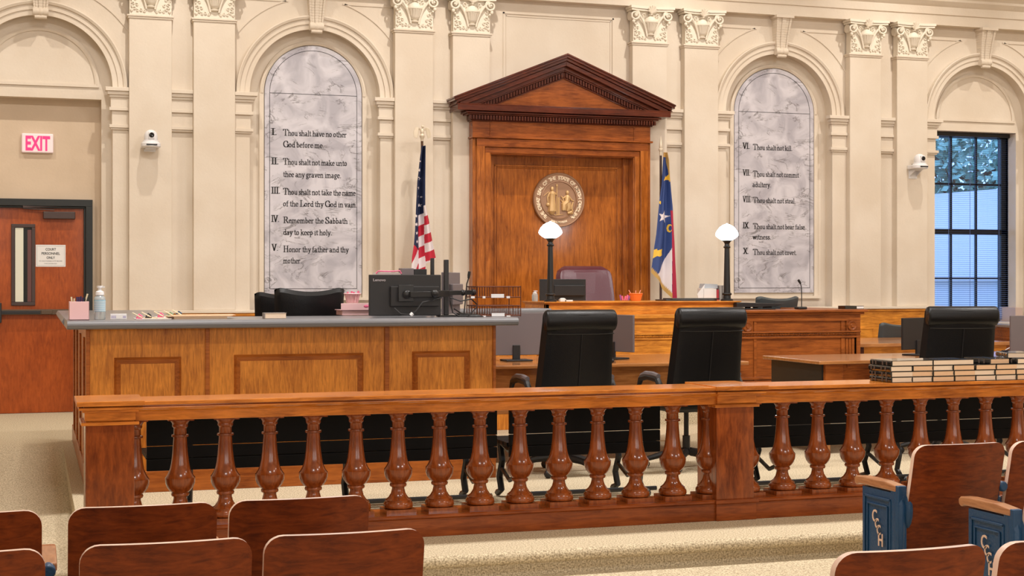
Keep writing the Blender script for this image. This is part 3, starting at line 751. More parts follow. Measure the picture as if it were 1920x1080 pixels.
A_, C_ = 0.0405, 0.040
tablet(BAY[1], None, 'tall arched marble tablet with commandments one to five, left of the wooden portal', [
 ('I.',509,520,253,.042), ('Thou shalt have no other',531,650,256,A_), ('God before me.',531,608,277,A_),
 ('II.',509,523,308,.042), ('Thou shalt not make unto',531,651,310,A_), ('thee any graven image.',531,640,333,A_),
 ('III.',509,526,363,.042), ('Thou shalt not take the name',531,667,366,A_), ('of the Lord thy God in vain.',531,670,388,A_),
 ('IV.',509,524,416,.042), ('Remember the Sabbath',531,652,419,A_), ('day to keep it holy.',531,623,441,A_),
 ('V.',510,522,470,.042), ('Honor thy father and thy',531,654,473,A_), ('mother.',531,566,494,A_)], 3.43)
tablet(BAY[3], None, 'tall arched marble tablet with commandments six to ten, right of the wooden portal', [
 ('VI.',1393,1406,279,.042), ('Thou shalt not kill.',1412,1486,282,A_),
 ('VII.',1393,1407,329,.042), ('Thou shalt not commit',1412,1498,332,A_), ('adultery.',1411,1446,351,A_),
 ('VIII.',1393,1409,379,.042), ('Thou shalt not steal.',1412,1492,381,A_),
 ('IX.',1393,1406,428,.042), ('Thou shalt not bear false',1412,1509,430,A_), ('witness.',1411,1446,449,A_),
 ('X.',1394,1404,476,.042), ('Thou shalt not covet.',1412,1494,478,A_)], 3.43)
# ================================================================= WOODEN PORTAL with pediment
pc = 5.728; YF = -0.25
po = thing('wooden_portal', 'tall wooden portal with a triangular pediment behind the judge bench', 'portal', (pc, 0.0, 0.30))
hw_o, hw_i = 1.070, 0.856; ztop_o, ztop_i = 2.975, 2.80
for sg in (-1, 1):
    jm = MB(); jm.box(*sorted((pc+sg*hw_o, pc+sg*hw_i)), YF, 0.0, 0.30, ztop_o)
    a, b = sorted((pc+sg*(hw_i+0.012), pc+sg*(hw_i+0.075))); jm.box(a, b, YF-0.014, YF, 0.3, ztop_i+0.075)
    a, b = sorted((pc+sg*(hw_i+0.08), pc+sg*(hw_i+0.175))); jm.box(a, b, YF-0.028, YF, 0.3, ztop_i+0.175)
    obj('jamb', jm, PORTZ, po, bevel=0.005)
hd = MB(); hd.box(pc-hw_i, pc+hw_i, YF, 0.0, ztop_i, ztop_o)
hd.box(pc-hw_i-0.075, pc+hw_i+0.075, YF-0.0145, YF, ztop_i+0.012, ztop_i+0.075); hd.box(pc-hw_i-0.175, pc+hw_i+0.175, YF-0.0285, YF, ztop_i+0.08, ztop_i+0.172)
hd.box(pc-hw_o-0.015, pc+hw_o+0.015, YF-0.045, 0.0, ztop_o, ztop_o+0.022)
obj('lintel', hd, PORTX, po, bevel=0.005)
fz = MB(); zf0, zf1 = ztop_o+0.022, 3.165
fz.box(pc-hw_o, pc+hw_o, YF, 0, zf0, zf1)
for sg in (-1, 1): fz.box(*sorted((pc+sg*(hw_i+0.004), pc+sg*(hw_i+0.014))), YF-0.010, YF, zf0, zf1)
fz.box(pc-hw_i, pc+hw_i, YF-0.008, YF, zf1-0.016, zf1)
obj('frieze', fz, PORTX, po, bevel=0.003)
# horizontal cornice
zc0 = zf1; zcT = 3.345; HWC = 1.315; YC = -0.385
co = MB()
for (z0, z1, o) in ((zc0, zc0+0.012, 0.02), (zc0+0.012, zc0+0.065, 0.03), (zc0+0.065, zc0+0.080, 0.075), (zc0+0.080, zc0+0.10, 0.10), (zc0+0.105, zcT-0.012, 0.205), (zcT-0.012, zcT, 0.225)):
    yo = -min(o, 0.135)
    co.box(pc-hw_o-o, pc+hw_o+o, YF+yo*0.9, 0, z0, z1)
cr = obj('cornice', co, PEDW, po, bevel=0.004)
dn = MB(); x = pc-hw_o-0.05; 
while x < pc+hw_o+0.05:
    dn.box(x, x+0.021, YF-0.062, YF-0.02, zc0+0.014, zc0+0.060); x += 0.0335
obj('dentil_row', dn, PEDW, cr)
# raking cornices
za = 3.945; xe = HWC
tym = MB(); tb = zcT
slope = (za-0.09 - (zcT-0.02)) / xe; ang = math.atan(slope)
tym.ext([(pc-1.0, tb), (pc+1.0, tb), (pc, tb+0.46)], YF-0.005, 0.0, 'y'); obj('tympanum', tym, PORTX, po)
rk = MB()
def rake(mb, sg, o0, o1, ydep, x_end=xe, mat=0):
    """a band lying between perpendicular offsets o0..o1 below the top edge"""
    vx = (1/math.cos(ang))
    P = [(pc, za-o0*vx), (pc+sg*x_end, za-o0*vx-slope*x_end), (pc+sg*x_end, za-o1*vx-slope*x_end), (pc, za-o1*vx)]
    mb.ext(P, YF-ydep, 0.0, 'y', mat)
for sg in (-1, 1):
    rake(rk, sg, 0.0, 0.018, 0.155, xe+0.01); rake(rk, sg, 0.018, 0.045, 0.145, xe-0.0); rake(rk, sg, 0.045, 0.075, 0.125, xe-0.03); rake(rk, sg, 0.078, 0.125, 0.105, xe-0.07)
    rake(rk, sg, 0.125, 0.165, 0.055, xe-0.13); rake(rk, sg, 0.165, 0.18, 0.045, xe-0.16); rake(rk, sg, 0.18, 0.236, 0.012, xe-0.26); rake(rk, sg, 0.236, 0.25, 0.02, xe-0.30)
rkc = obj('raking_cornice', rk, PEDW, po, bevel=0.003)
vx = 1/math.cos(ang)
for sg in (-1, 1):
    dn = MB(); x = 0.02
    while x < xe-0.33:
        zt_ = za - 0.185*vx - slope*x
        dn.add([(pc+sg*x, YF-0.04, zt_), (pc+sg*(x+0.019), YF-0.04, zt_-slope*0.019), (pc+sg*(x+0.019), YF-0.04, zt_-0.052-slope*0.019), (pc+sg*x, YF-0.04, zt_-0.052),
                (pc+sg*x, YF-0.0, zt_), (pc+sg*(x+0.019), YF-0.0, zt_-slope*0.019), (pc+sg*(x+0.019), YF-0.0, zt_-0.052-slope*0.019), (pc+sg*x, YF-0.0, zt_-0.052)],
               [(0,1,2,3),(4,7,6,5),(0,4,5,1),(1,5,6,2),(2,6,7,3),(3,7,4,0)]); x += 0.0335
    obj('dentil_row', dn, PEDW, rkc)
# recessed panel
YP = 0.0
pn = MB(); pn.box(pc-hw_i, pc+hw_i, YP-0.04, YP-0.004, 0.30, ztop_i+0.02); 
for (a, b, c, d_) in ((pc-hw_i+0.10, pc-hw_i+0.118, 0.3, 2.70), (pc+hw_i-0.118, pc+hw_i-0.10, 0.3, 2.70), (pc-hw_i+0.10, pc+hw_i-0.10, 2.685, 2.703), (pc-hw_i+0.13, pc-hw_i+0.138, 0.3, 2.675), (pc+hw_i-0.138, pc+hw_i-0.13, 0.3, 2.675), (pc-hw_i+0.13, pc+hw_i-0.13, 2.667, 2.675)):
    pn.box(a, b, YP-0.052, YP-0.04, c, d_)
pn.box(pc+hw_i-0.06, pc+hw_i, YP-0.10, YP-0.04, 0.3, ztop_i); pn.box(pc-hw_i, pc-hw_i+0.06, YP-0.10, YP-0.04, 0.3, ztop_i)
obj('back_panel', pn, PORTZ, po, bevel=0.003)
# ---- state seal
sx_, sz_ = X(1048, 15.93), Z(1048, 375, 15.93); SR = 0.312
se = thing('state_seal', 'round bronze state seal mounted on the back panel of the wooden portal', 'seal', (sx_, YP-0.052, sz_))
m = MB(); m.lathe([(0,0.0),(SR,0.0),(SR,-0.022),(SR-0.008,-0.032),(SR-0.018,-0.030),(SR-0.022,-0.022),(0.222,-0.020),(0.222,-0.030),(0.21,-0.032),(0.205,-0.020)], sx_, YP-0.053, 64, True, None, sz_, 'y')
obj('rim', m, BRONR, se)
m = MB(); m.lathe([(0.0,-0.0185),(0.206,-0.0185),(0.206,-0.005),(0,-0.005)], sx_, YP-0.053, 48, False, None, sz_, 'y'); obj('field', m, BRONZ, se)
m = MB()
def ring_text(txt, r, a_mid, span, size, inward=False):
    n = len(txt)
    for i, ch in enumerate(txt):
        if ch == ' ': continue
        a = a_mid + (span/2 - span*i/(n-1)) * (1 if not inward else -1)
        rot = (a - 90) if not inward else (a + 90)
        Mx = Matrix.Translation((sx_ + r*math.cos(R(a)), YP-0.0765, sz_ + r*math.sin(R(a)))) @ Matrix.Rotation(-R(rot), 4, 'Y') @ Matrix.Translation((0,0,-size*0.35))
        put_text(m, ch, Mx, size, 0.003, 0.0022)
ring_text('THE GREAT SEAL OF THE STATE OF NORTH CAROLINA', 0.2545, 90, 278, 0.056)
ring_text('ESSE QUAM VIDERI', 0.2545, 270, 42, 0.026, True)
for a in (233, 307): m.ball((sx_+0.2545*math.cos(R(a)), YP-0.076, sz_+0.2545*math.sin(R(a))), 0.007, 8, 6)
obj('lettering', m, PALEB, se)
# relief figures
def rel(mb, pts, r, n=8): mb.tube([(sx_+a, YP-0.078, sz_+b) for a, b in pts], r, n)
m = MB()
rel(m, [(-0.085,0.135),(-0.085,0.12)], [0.014,0.022], 10); m.ball((sx_-0.085, YP-0.082, sz_+0.125), 0.024, 12, 8, (0.9,0.7,1.15))
rel(m, [(-0.085,0.10),(-0.083,0.07),(-0.085,0.03),(-0.085,-0.05),(-0.088,-0.13),(-0.09,-0.17)], [0.02,0.042,0.034,0.043,0.05,0.02])
rel(m, [(-0.06,0.085),(-0.03,0.055),(-0.028,0.10)], [0.013,0.011,0.008]); rel(m, [(-0.115,0.08),(-0.14,0.03),(-0.135,-0.03)], [0.014,0.012,0.008])
rel(m, [(-0.028,0.17),(-0.03,-0.17)], 0.006); m.ball((sx_-0.028, YP-0.078, sz_+0.165), 0.013, 8, 6, (1,.7,1.5))
for x in (-0.025, -0.01, 0.0): rel(m, [(x,0.03),(x,-0.17)], 0.005)
m.ball((sx_-0.135, YP-0.078, sz_-0.055), 0.024, 10, 6)
m.ball((sx_+0.10, YP-0.082, sz_+0.085), 0.022, 12, 8, (0.9,0.7,1.15))
rel(m, [(0.10,0.06),(0.10,0.035),(0.095,-0.02)], [0.015,0.034,0.03]); rel(m, [(0.085,0.045),(0.05,0.02),(0.02,0.045)], [0.012,0.010,0.007]); rel(m, [(0.12,0.04),(0.15,0.0),(0.18,-0.01)], [0.012,0.010,0.007])
rel(m, [(0.10,-0.02),(0.06,-0.055),(0.058,-0.12)], [0.035,0.038,0.028]); rel(m, [(0.11,-0.03),(0.12,-0.09),(0.10,-0.13)], [0.035,0.035,0.02]); rel(m, [(0.17,-0.02),(0.15,-0.09),(0.165,-0.13)], [0.008,0.014,0.01])
rel(m, [(0.10,-0.15),(0.145,-0.14),(0.165,-0.155)], [0.018,0.024,0.012])
rel(m, [(-0.19,0.04),(-0.13,0.09),(-0.12,0.03)], [0.004,0.007,0.004]); rel(m, [(-0.15,-0.13),(-0.05,-0.175),(0.05,-0.165)], [0.003,0.006,0.003]); rel(m, [(0.02,0.0),(0.04,-0.03),(0.05,0.01),(0.03,0.03)], [0.008,0.012,0.008,0.006])
obj('figures', m, FIGUREB, se)

# ================================================================= BALUSTRADE (the bar)
bt = thing('balustrade', 'long wooden balustrade with turned balusters dividing the gallery from the court', 'balustrade', (3.87, -8.12, 0))
RY0, RY1 = -8.34, -8.00
def rail_run(x0, x1):
    tr = MB()
    prof = [(RY0,0.776),(RY0,0.757),(RY0+0.034,0.756),(RY0+0.036,0.750),(RY0+0.014,0.747),(RY0+0.016,0.739),(RY0+0.030,0.731),(RY0+0.052,0.727),(RY0+0.060,0.720),(RY0+0.080,0.719),(RY0+0.080,0.672),(RY1-0.072,0.672),(RY1-0.07,0.722),(RY1-0.04,0.736),(RY1,0.752),(RY1,0.776)]
    tr.ext(prof, x0, x1, 'x'); obj('top_rail', tr, RAILX, bt, bevel=0.003)
    br = MB()
    prof = [(-8.255,0.0),(-8.255,0.098),(-8.268,0.104),(-8.268,0.116),(-8.255,0.121),(-7.99,0.121),(-7.978,0.116),(-7.978,0.104),(-7.99,0.098),(-7.99,0.0)]
    br.ext(prof, x0, x1, 'x'); obj('base_rail', br, RAILB, bt, bevel=0.002)
rail_run(0.50, 3.755); rail_run(3.992, 9.0)
def rail_post(x0, x1):
    p = MB(); p.box(x0, x1, -8.26, -8.0, 0.12, 0.665); pp = obj('post', p, RAILZ, bt, bevel=0.004)
    c = MB(); o = 0.0
    for (z0, z1, o, o2) in ((0.757,0.782,0.045,0.10),(0.750,0.757,0.012,0.06),(0.737,0.750,0.036,0.088),(0.724,0.737,0.018,0.06),(0.678,0.724,0.005,0.022),(0.672,0.678,0.0,0.01),(0.655,0.672,0.022,0.03)):
        c.box(x0-o, x1+o, -8.26-o2, -8.0+o2-0.02, z0, z1)
    obj('post_cap', c, RAILX, pp, bevel=0.004)
    c = MB(); c.box(x0-0.006, x1+0.012, -8.272, -7.97, 0, 0.10); c.box(x0-0.014, x1+0.022, -8.285, -7.96, 0.10, 0.122); obj('plinth', c, RAILB, pp, bevel=0.004)
rail_post(0.258, 0.498); rail_post(3.754, 3.993)
bal = MB()
bal.lathe([(0.058,0.022),(0.078,0.028),(0.0815,0.038),(0.080,0.052),(0.074,0.059),(0.071,0.063),(0.072,0.069),(0.054,0.083),(0.040,0.105),(0.0345,0.128),(0.035,0.139),(0.044,0.142),(0.047,0.150),(0.045,0.157),(0.042,0.160),(0.056,0.171),(0.068,0.188),(0.0755,0.208),(0.0775,0.228),(0.0775,0.238),(0.072,0.244),(0.061,0.262),(0.052,0.285),(0.046,0.315),(0.041,0.355),(0.0375,0.40),(0.0345,0.448),(0.036,0.4485),(0.044,0.451),(0.045,0.457),(0.043,0.462),(0.034,0.464),(0.0335,0.492),(0.035,0.498),(0.040,0.502),(0.0415,0.510),(0.040,0.516),(0.044,0.524),(0.051,0.534),(0.052,0.540)], 0, 0, 28, True)
bal.box(-0.083,0.083,-0.083,0.083,0.0,0.024); bal.box(-0.066,0.066,-0.066,0.066,0.538,0.552)
balm = obj('baluster', bal, RAILZ); balm.parent = bt
k0 = True
for xb in [0.738 + 0.2334*k for k in range(-1, 14)] + [4.25 + 0.237*k for k in range(-1, 17)]:
    if k0: o = balm; k0 = False
    else: o = balm.copy(); COL.objects.link(o); o.parent = bt
    o.location = (xb - 3.87, -8.125 + 8.12, 0.121)
# ================================================================= BLACK BENCHES behind the bar
def iron_leg(mb, x, y0):
    def t(pts, w): mb.tube([(x, y0+a, b) for a, b in pts], w, 6)
    t([(0.05,0.66),(0.03,0.45),(0.06,0.30),(0.02,0.22),(0.05,0.12),(-0.03,0.035),(-0.08,0.02)], [0.02,0.02,0.024,0.02,0.02,0.022,0.024])
    t([(0.06,0.34),(0.25,0.32),(0.45,0.36)], 0.02)
    t([(0.45,0.36),(0.40,0.24),(0.46,0.13),(0.42,0.05),(0.50,0.02)], 0.022)
    t([(0.05,0.20),(0.25,0.13),(0.42,0.19)], 0.014); mb.ball((x, y0-0.06, 0.06), 0.03, 8, 6)
def bench(x0, x1, label, legs, slat_z=(0.30,0.375,0.38,0.45,0.455,0.70)):
    b = thing('black_bench', label, 'bench', ((x0+x1)/2, -7.25, 0), 0, 'black slatted benches behind the balustrade')
    y = -7.40
    for z0, z1 in ((0.305,0.372),(0.376,0.443),(0.447,0.655)):
        m = MB(); m.box(x0, x1, y, y+0.028, z0, z1); obj('back_slat', m, BLACK, b, bevel=0.003)
    m = MB()
    for k in range(5): m.box(x0, x1, y+0.06+k*0.082, y+0.132+k*0.082, 0.365, 0.39)
    obj('seat', m, BLACK, b, bevel=0.003)
    m = MB(); m.tube([(x0+0.1, y-0.05, 0.085), (x1-0.05, y-0.05, 0.085)], 0.014, 8); obj('stretcher', m, BLKM, b)
    for x in legs:
        m = MB(); iron_leg(m, x, y); obj('leg', m, BLKM, b)
bench(0.62, 2.70, 'black slatted bench on iron legs before the grey topped clerk desk', (0.86, 1.85, 2.62))
bench(2.78, 3.78, 'short black slatted bench on iron legs behind the middle of the balustrade', (2.86, 3.66))
bench(4.33, 8.4, 'long black slatted bench behind the balustrade under the stacks of books', (4.68, 5.53, 6.6, 7.6))
# ================================================================= CLERK DESK
ck = thing('clerk_desk', 'large panelled wooden clerk desk with a grey laminate counter top', 'desk', (1.72, -5.9, 0))
CX0, CX1, CY = 0.348, 3.10, -6.05
m = MB(); m.box(CX0, CX1, CY, CY+0.05, 0.0, 1.075)
m.box(CX0, CX0+0.05, CY+0.05, -2.6, 0.0, 1.075); m.box(CX1-0.05, CX1, CY+0.05, CY+1.1, 0.0, 1.075)
m.box(CX1-0.05, 4.5, -2.90, -2.86, 0.0, 1.075); m.box(CX1-0.05, CX1, CY+1.1, -2.9, 0.0, 1.07)
obj('body', m, DESKW, ck, bevel=0.004)
m = MB()
m.box(CX0-0.012, CX1+0.012, CY-0.012, CY, 0.0, 0.14); m.box(CX0-0.012, CX0, CY-0.012, -2.6, 0.0, 0.14)
obj('plinth', m, DESKM, ck, bevel=0.004)
def XC(px): return X(px, 16+CY-0.01)
for b6 in [(XC(385), XC(393), CY-0.014, CY, 0.14, 1.072), (XC(721), XC(730), CY-0.014, CY, 0.14, 1.072), (CX0-0.014, CX0+0.012, CY-0.014, CY, 0.14, 1.072), (CX1-0.012, CX1+0.010, CY-0.014, CY, 0.14, 1.072)] + [(CX0-0.014, CX0, CY+0.55+0.8*k, CY+0.65+0.8*k, 0.14, 1.0) for k in range(4)]:
    m = MB(); m.box(*b6); obj('stile', m, DESKM, ck, bevel=0.004)
def panel(px0, px1, pz):
    x0, x1 = XC(px0), XC(px1); z1 = pz; z0 = 0.24; t = 0.042
    m = MB()
    def fr(x0, x1, z0, z1, t, y):
        m.add([(x0,CY,z0),(x1,CY,z0),(x1,CY,z1),(x0,CY,z1),(x0+t*.35,CY-y,z0+t*.35),(x1-t*.35,CY-y,z0+t*.35),(x1-t*.35,CY-y,z1-t*.35),(x0+t*.35,CY-y,z1-t*.35),
               (x0+t,CY-0.002,z0+t),(x1-t,CY-0.002,z0+t),(x1-t,CY-0.002,z1-t),(x0+t,CY-0.002,z1-t)],
              [(0,1,5,4),(1,2,6,5),(2,3,7,6),(3,0,4,7),(4,5,9,8),(5,6,10,9),(6,7,11,10),(7,4,8,11)])
    fr(x0, x1, z0, z1, t, 0.022)
    obj('panel_moulding', m, DESKM, ck)
panel(214, 340, 0.885); panel(439, 682, 0.892); panel(773, 882, 0.897)
# counter top with bull-nosed edge
m = MB(); zt, zb = 1.130, 1.074; hh = (zt-zb)/2; nzl = 8
def nose(y0, y1, front=True):
    f = [(y0+hh - hh*math.sin(PI*k/nzl), zb+hh + hh*math.cos(PI*k/nzl)) for k in range(nzl+1)]
    return f + [(y1, zb), (y1, zt)]
m.ext(nose(-6.20, -5.30), 0.215, 3.235, 'x', smooth=False)
m.ext([(0.215, zt), (0.20, zb+hh), (0.215, zb), (1.0, zb), (1.0, zt)], -5.30, -2.62, 'y')
m.ext(nose(-3.01, -2.68), 2.6, 4.61, 'x'); m.box(2.6, 3.235, -5.3, -2.982, zb, zt)
obj('counter_top', m, COUNT, ck, bevel=0.002)
CT = 1.131
# ================================================================= JUDGE BENCH
jc = 5.712; JY = -2.6; DJ = 13.4
jb = thing('judge_bench', 'raised wooden judge bench with rope moulding below the wooden portal', 'judge bench', (jc, JY, 0))
jx0, jx1 = 4.69, 6.74; jt = 1.186
m = MB(); m.box(jx0-0.02, jx1+0.02, JY-0.03, -1.95, jt-0.012, jt); m.box(jx0-0.01, jx1+0.01, JY-0.018, -1.96, jt-0.024, jt-0.012); obj('bench_top', m, BENCHX, jb, bevel=0.003)
m = MB(); m.box(jx0, jx1, JY, JY+0.04, 0.0, jt-0.024); m.box(jx0, jx0+0.04, JY, -1.98, 0.0, jt-0.024); m.box(jx1-0.04, jx1, JY, -1.98, 0.0, jt-0.024)
obj('front_panel', m, BENCHX, jb, bevel=0.003)
m = MB()
def zj(py): return Z(1200, py, 13.2)
yl = JY-0.24
jx1 = 6.62; m.box(jx0-0.03, jx1+0.035, yl-0.03, JY, zj(597), zj(590)); m.box(jx0-0.01, 6.74, JY-0.05, JY, zj(590), zj(581))
m.box(jx0, jx1, yl, JY, 0.0, zj(597)); m.box(jx0-0.01, jx1+0.02, yl-0.014, yl, zj(600), zj(597)); m.box(jx0, jx1, yl-0.010, yl, zj(607), zj(603))
m.box(jx0-0.01, jx1+0.015, yl-0.022, yl, zj(628), zj(624)); m.box(jx0, jx1, yl-0.012, yl, zj(637), zj(634)); m.box(jx0, jx1, yl-0.010, yl, 0.5, zj(663)); 
obj('lower_front', m, BENCHX, jb, bevel=0.003)
m = MB(); x = jx0; zr = zj(631)
while x < jx1: m.ball((x, yl-0.008, zr), 0.013, 8, 5, (0.55, 1, 1)); x += 0.016
obj('rope_moulding', m, BENCHX, jb)
# witness box
wy = -2.8; wx_0, wx_1 = 6.66, 7.99
wt = thing('witness_box', 'dark wooden witness box with carved rosettes at the right of the judge bench', 'witness box', ((wx_0+wx_1)/2, wy, 0))
def zw(py): return Z(1500, py, 13.2)
m = MB(); m.box(wx_0, wx_1, wy, wy+0.05, 0, zw(588)); m.box(wx_1-0.05, wx_1, wy, -1.7, 0, zw(588)); obj('body', m, WITZ, wt, bevel=0.003)
m = MB(); m.box(wx_0, wx_1+0.07, wy-0.07, -2.64, zw(586), zw(580.5)); m.box(6.76, wx_1+0.07, -2.64, -2.35, zw(586), zw(580.5)); m.box(wx_0, wx_1+0.045, wy-0.045, -2.64, zw(590), zw(586)); m.box(wx_1-0.3, wx_1+0.07, -2.35, -1.7, zw(586), zw(580.5)); obj('shelf_top', m, WITZ, wt, bevel=0.008)
m = MB()
m.box(wx_0, wx_1+0.012, wy-0.02, wy, zw(602), zw(590)); m.box(wx_0, wx_1+0.012, wy-0.03, wy, zw(624), zw(621)); m.box(wx_0, wx_1+0.012, wy-0.02, wy, zw(634), zw(630))
m.box(wx_0+0.145, wx_0+0.175, wy-0.012, wy, 0.3, zw(590)); m.box(wx_1-0.205, wx_1-0.165, wy-0.012, wy, 0.3, zw(590)); m.box(wx_1-0.03, wx_1+0.012, wy-0.018, wy, 0.3, zw(590))
for k in range(3): m.box(wx_1-0.15+0.035*k, wx_1-0.13+0.035*k, wy-0.012, wy, 0.45, zw(636))
m.box(wx_0, wx_1+0.02, wy-0.025, wy, zw(710), zw(705)); m.box(wx_0, wx_1+0.02, wy-0.02, wy, 0, zw(712))
obj('moulding', m, WITZ, wt, bevel=0.003)
m = MB(); x = wx_0; zr = zw(627)
while x < wx_1+0.01: m.ball((x, wy-0.015, zr), 0.014, 8, 5, (0.55, 1, 1)); x += 0.018
obj('rope_moulding', m, WITZ, wt)
for xr in (wx_0+0.07, wx_1-0.085):
    m = MB(); zr = zw(611.5)
    m.box(xr-0.062, xr+0.062, wy-0.016, wy, zr-0.062, zr+0.062)
    m.lathe([(0.0,-0.03),(0.014,-0.034),(0.02,-0.022),(0.035,-0.024),(0.042,-0.03),(0.05,-0.028),(0.054,-0.014),(0,-0.014)], xr, wy, 20, True, None, zr, 'y'); obj('rosette', m, WITZ, wt, bevel=0.002)
# ================================================================= CHAIRS (local coordinates, back of the chair towards -y)
def prism_back(mb, W, H, T, z0, rake_, bow, top_drop=0.0, n=14, r=0.05, y0=0.0):
    """padded back: grid wrapped front and rear; W(t) half width along height, bow = curve to the rear in the middle"""
    nu, nv = 24, 20
    def pt(u, t, side):
        hw = W(t); x = hw*u
        e = max(0.0, abs(u)-0.82)/0.18; ez = max(0.0, t-0.90)/0.10; eb = max(0.0, 0.05-t)/0.05
        th = T/2*math.sqrt(max(0.0, 1 - max(e, ez, eb)**2.5))
        z = z0 + H*t - top_drop*(1-u*u)*t*t - 0.035*max(0.0, (abs(u)-0.72)/0.28)**2.2*t**6
        y = y0 - rake_*t + bow*(1-u*u)*-1 + side*th
        return (x, y, z)
    V = []; Fc = []
    for side in (-1, 1):
        for j in range(nv+1):
            for i in range(nu+1): V.append(pt(-1+2*i/nu, j/nv, side))
    w_ = nu+1; off = w_*(nv+1)
    for j in range(nv):
        for i in range(nu):
            Fc.append((j*w_+i, j*w_+i+1, (j+1)*w_+i+1, (j+1)*w_+i)); Fc.append((off+j*w_+i, off+(j+1)*w_+i, off+(j+1)*w_+i+1, off+j*w_+i+1))
    for j in range(nv):
        Fc.append((j*w_, (j+1)*w_, off+(j+1)*w_, off+j*w_)); Fc.append((j*w_+nu, off+j*w_+nu, off+(j+1)*w_+nu, (j+1)*w_+nu))
    for i in range(nu):
        Fc.append((i, off+i, off+i+1, i+1)); Fc.append((nv*w_+i, nv*w_+i+1, off+nv*w_+i+1, off+nv*w_+i))
    mb.add(V, Fc, True)
def chair_base(t, zs, mat=None, zf=0.0):
    m = MB()
    for k in range(5):
        a = 2*PI*k/5 + 0.3; m.tube([(0.04*math.cos(a), 0.25+0.04*math.sin(a), 0.12), (0.18*math.cos(a), 0.25+0.18*math.sin(a), 0.10), (0.30*math.cos(a), 0.25+0.30*math.sin(a), 0.065)], [0.03,0.024,0.018], 8)
        m.ball((0.30*math.cos(a), 0.25+0.30*math.sin(a), 0.03), 0.03, 10, 6)
    obj('star_base', m, BLKP, t)
    m = MB(); m.lathe([(0.028,0.10),(0.028,0.24),(0.018,0.24),(0.018,zs-0.04)], 0, 0.25, 14, True); obj('gas_lift', m, BLKM, t)
def exec_chair(name, label, loc, rot, mat, H=1.18, w=0.26, arms=True, roll=True):
    t = thing(name, label, 'chair', loc, rot, None, world=False)
    chair_base(t, 0.46)
    m = MB(); m.box(-0.25, 0.25, 0.0, 0.50, 0.43, 0.52); obj('seat', m, mat, t, bevel=0.04, seg=4)
    m = MB(); prism_back(m, lambda q: w*(1.14-0.15*q**0.6), H-0.50, 0.11, 0.50, 0.12, 0.03); b = obj('backrest', m, mat, t)
    if roll:
        m = MB(); L_ = w*0.985
        m.lathe([(0.0,-L_),(0.044,-L_),(0.053,-L_+0.008),(0.056,-L_+0.02),(0.056,L_-0.02),(0.053,L_-0.008),(0.044,L_),(0,L_)], 0, -0.145, 20, True, None, 0, 'x')
        m2 = MB(); m2.add([(v[0], v[1]*1.0, v[2]*1.35) for v in m.v], m.f, True)
        for i, v in enumerate(m2.v): m2.v[i] = (v[0], v[1], v[2] + H-0.075)
        obj('headrest', m2, mat, b)
        m = MB()
        def yb(z): q = (z-0.5)/(H-0.5); return -0.12*q - 0.03 - 0.0585
        zz = H-0.17; m.tube([(-w*0.92, yb(zz)+0.012, zz+0.003), (-w*0.5, yb(zz)+0.0, zz), (0, yb(zz)-0.0, zz), (w*0.5, yb(zz)+0.0, zz), (w*0.92, yb(zz)+0.012, zz+0.003)], 0.0035, 5)
        m.tube([(0, yb(zz)-0.001, zz), (0, yb(0.85)-0.001, 0.85), (0, yb(0.56)-0.001, 0.56)], 0.003, 5); obj('seam', m, BLKP, b)
    if arms:
        for sg in (-1, 1):
            m = MB(); x = sg*(w+0.055)
            m.tube([(sg*w*0.9, 0.02, 0.50), (x, 0.0, 0.62), (x, 0.06, 0.675), (x, 0.22, 0.685), (x, 0.34, 0.665), (x, 0.38, 0.60), (sg*w*0.95, 0.32, 0.46)], [0.018,0.022,0.024,0.024,0.022,0.02,0.018], 8)
            ar = obj('armrest', m, BLKP, t)
            m = MB(); m.tube([(x, 0.04, 0.698), (x, 0.12, 0.705), (x, 0.26, 0.703), (x, 0.33, 0.688)], [0.018,0.022,0.022,0.016], 8); obj('arm_pad', m, GREYP, ar)
    return t
exec_chair('office_chair', 'black high-back chair seen from behind, left one of two at the counsel table', (3.625, -6.22, 0), 0.03, LEATH, 1.185, 0.268)
exec_chair('office_chair', 'black high-back chair seen from behind, right one of two at the counsel table', (4.625, -6.22, 0), 0.03, LEATH, 1.195, 0.272)
exec_chair('office_chair', 'tall black chair with its back turned behind the stacks of books', (6.85, -6.08, 0), -0.16, LEATH, 1.19, 0.292)
def low_chair(label, x, y, z, rot, top, w, mat, H=0.62):
    t = thing('task_chair', label, 'chair', (x, y, z), rot, None, world=False)
    chair_base(t, 0.42)
    m = MB(); m.box(-w*0.9, w*0.9, 0.0, 0.46, 0.40, 0.48); obj('seat', m, mat, t, bevel=0.035, seg=4)
    m = MB(); prism_back(m, lambda q: w*(0.92+0.08*q), top-z-0.46, 0.07, 0.46, 0.08, 0.05, 0.05); obj('backrest', m, mat, t)
    return t
def Zd(px, py, d): return Z(px, py, d)
low_chair('black leather chair with a dipped top edge, nearer of the two behind the clerk desk', X(577, 11.3), -4.7, 0.16, 0.0, Z(577, 537, 11.25)+0.01, 0.27, LEATH)
low_chair('black leather chair partly hidden, farther of the two behind the clerk desk', X(536, 12.2), -3.8, 0.16, 0.0, Z(520, 545, 12.1)+0.01, 0.27, LEATH)
low_chair('grey leather chair with a dipped top edge inside the witness box', X(1462, 14.3), -1.55, 0.30, 0.1, Z(1462, 554, 14.3)+0.012, 0.275, LEATG)
low_chair('small grey chair at the low desk beside the witness box', X(1690, 14.6), -1.2, 0.0, 0.25, Z(1690, 603, 14.6)+0.01, 0.28, LEATG)
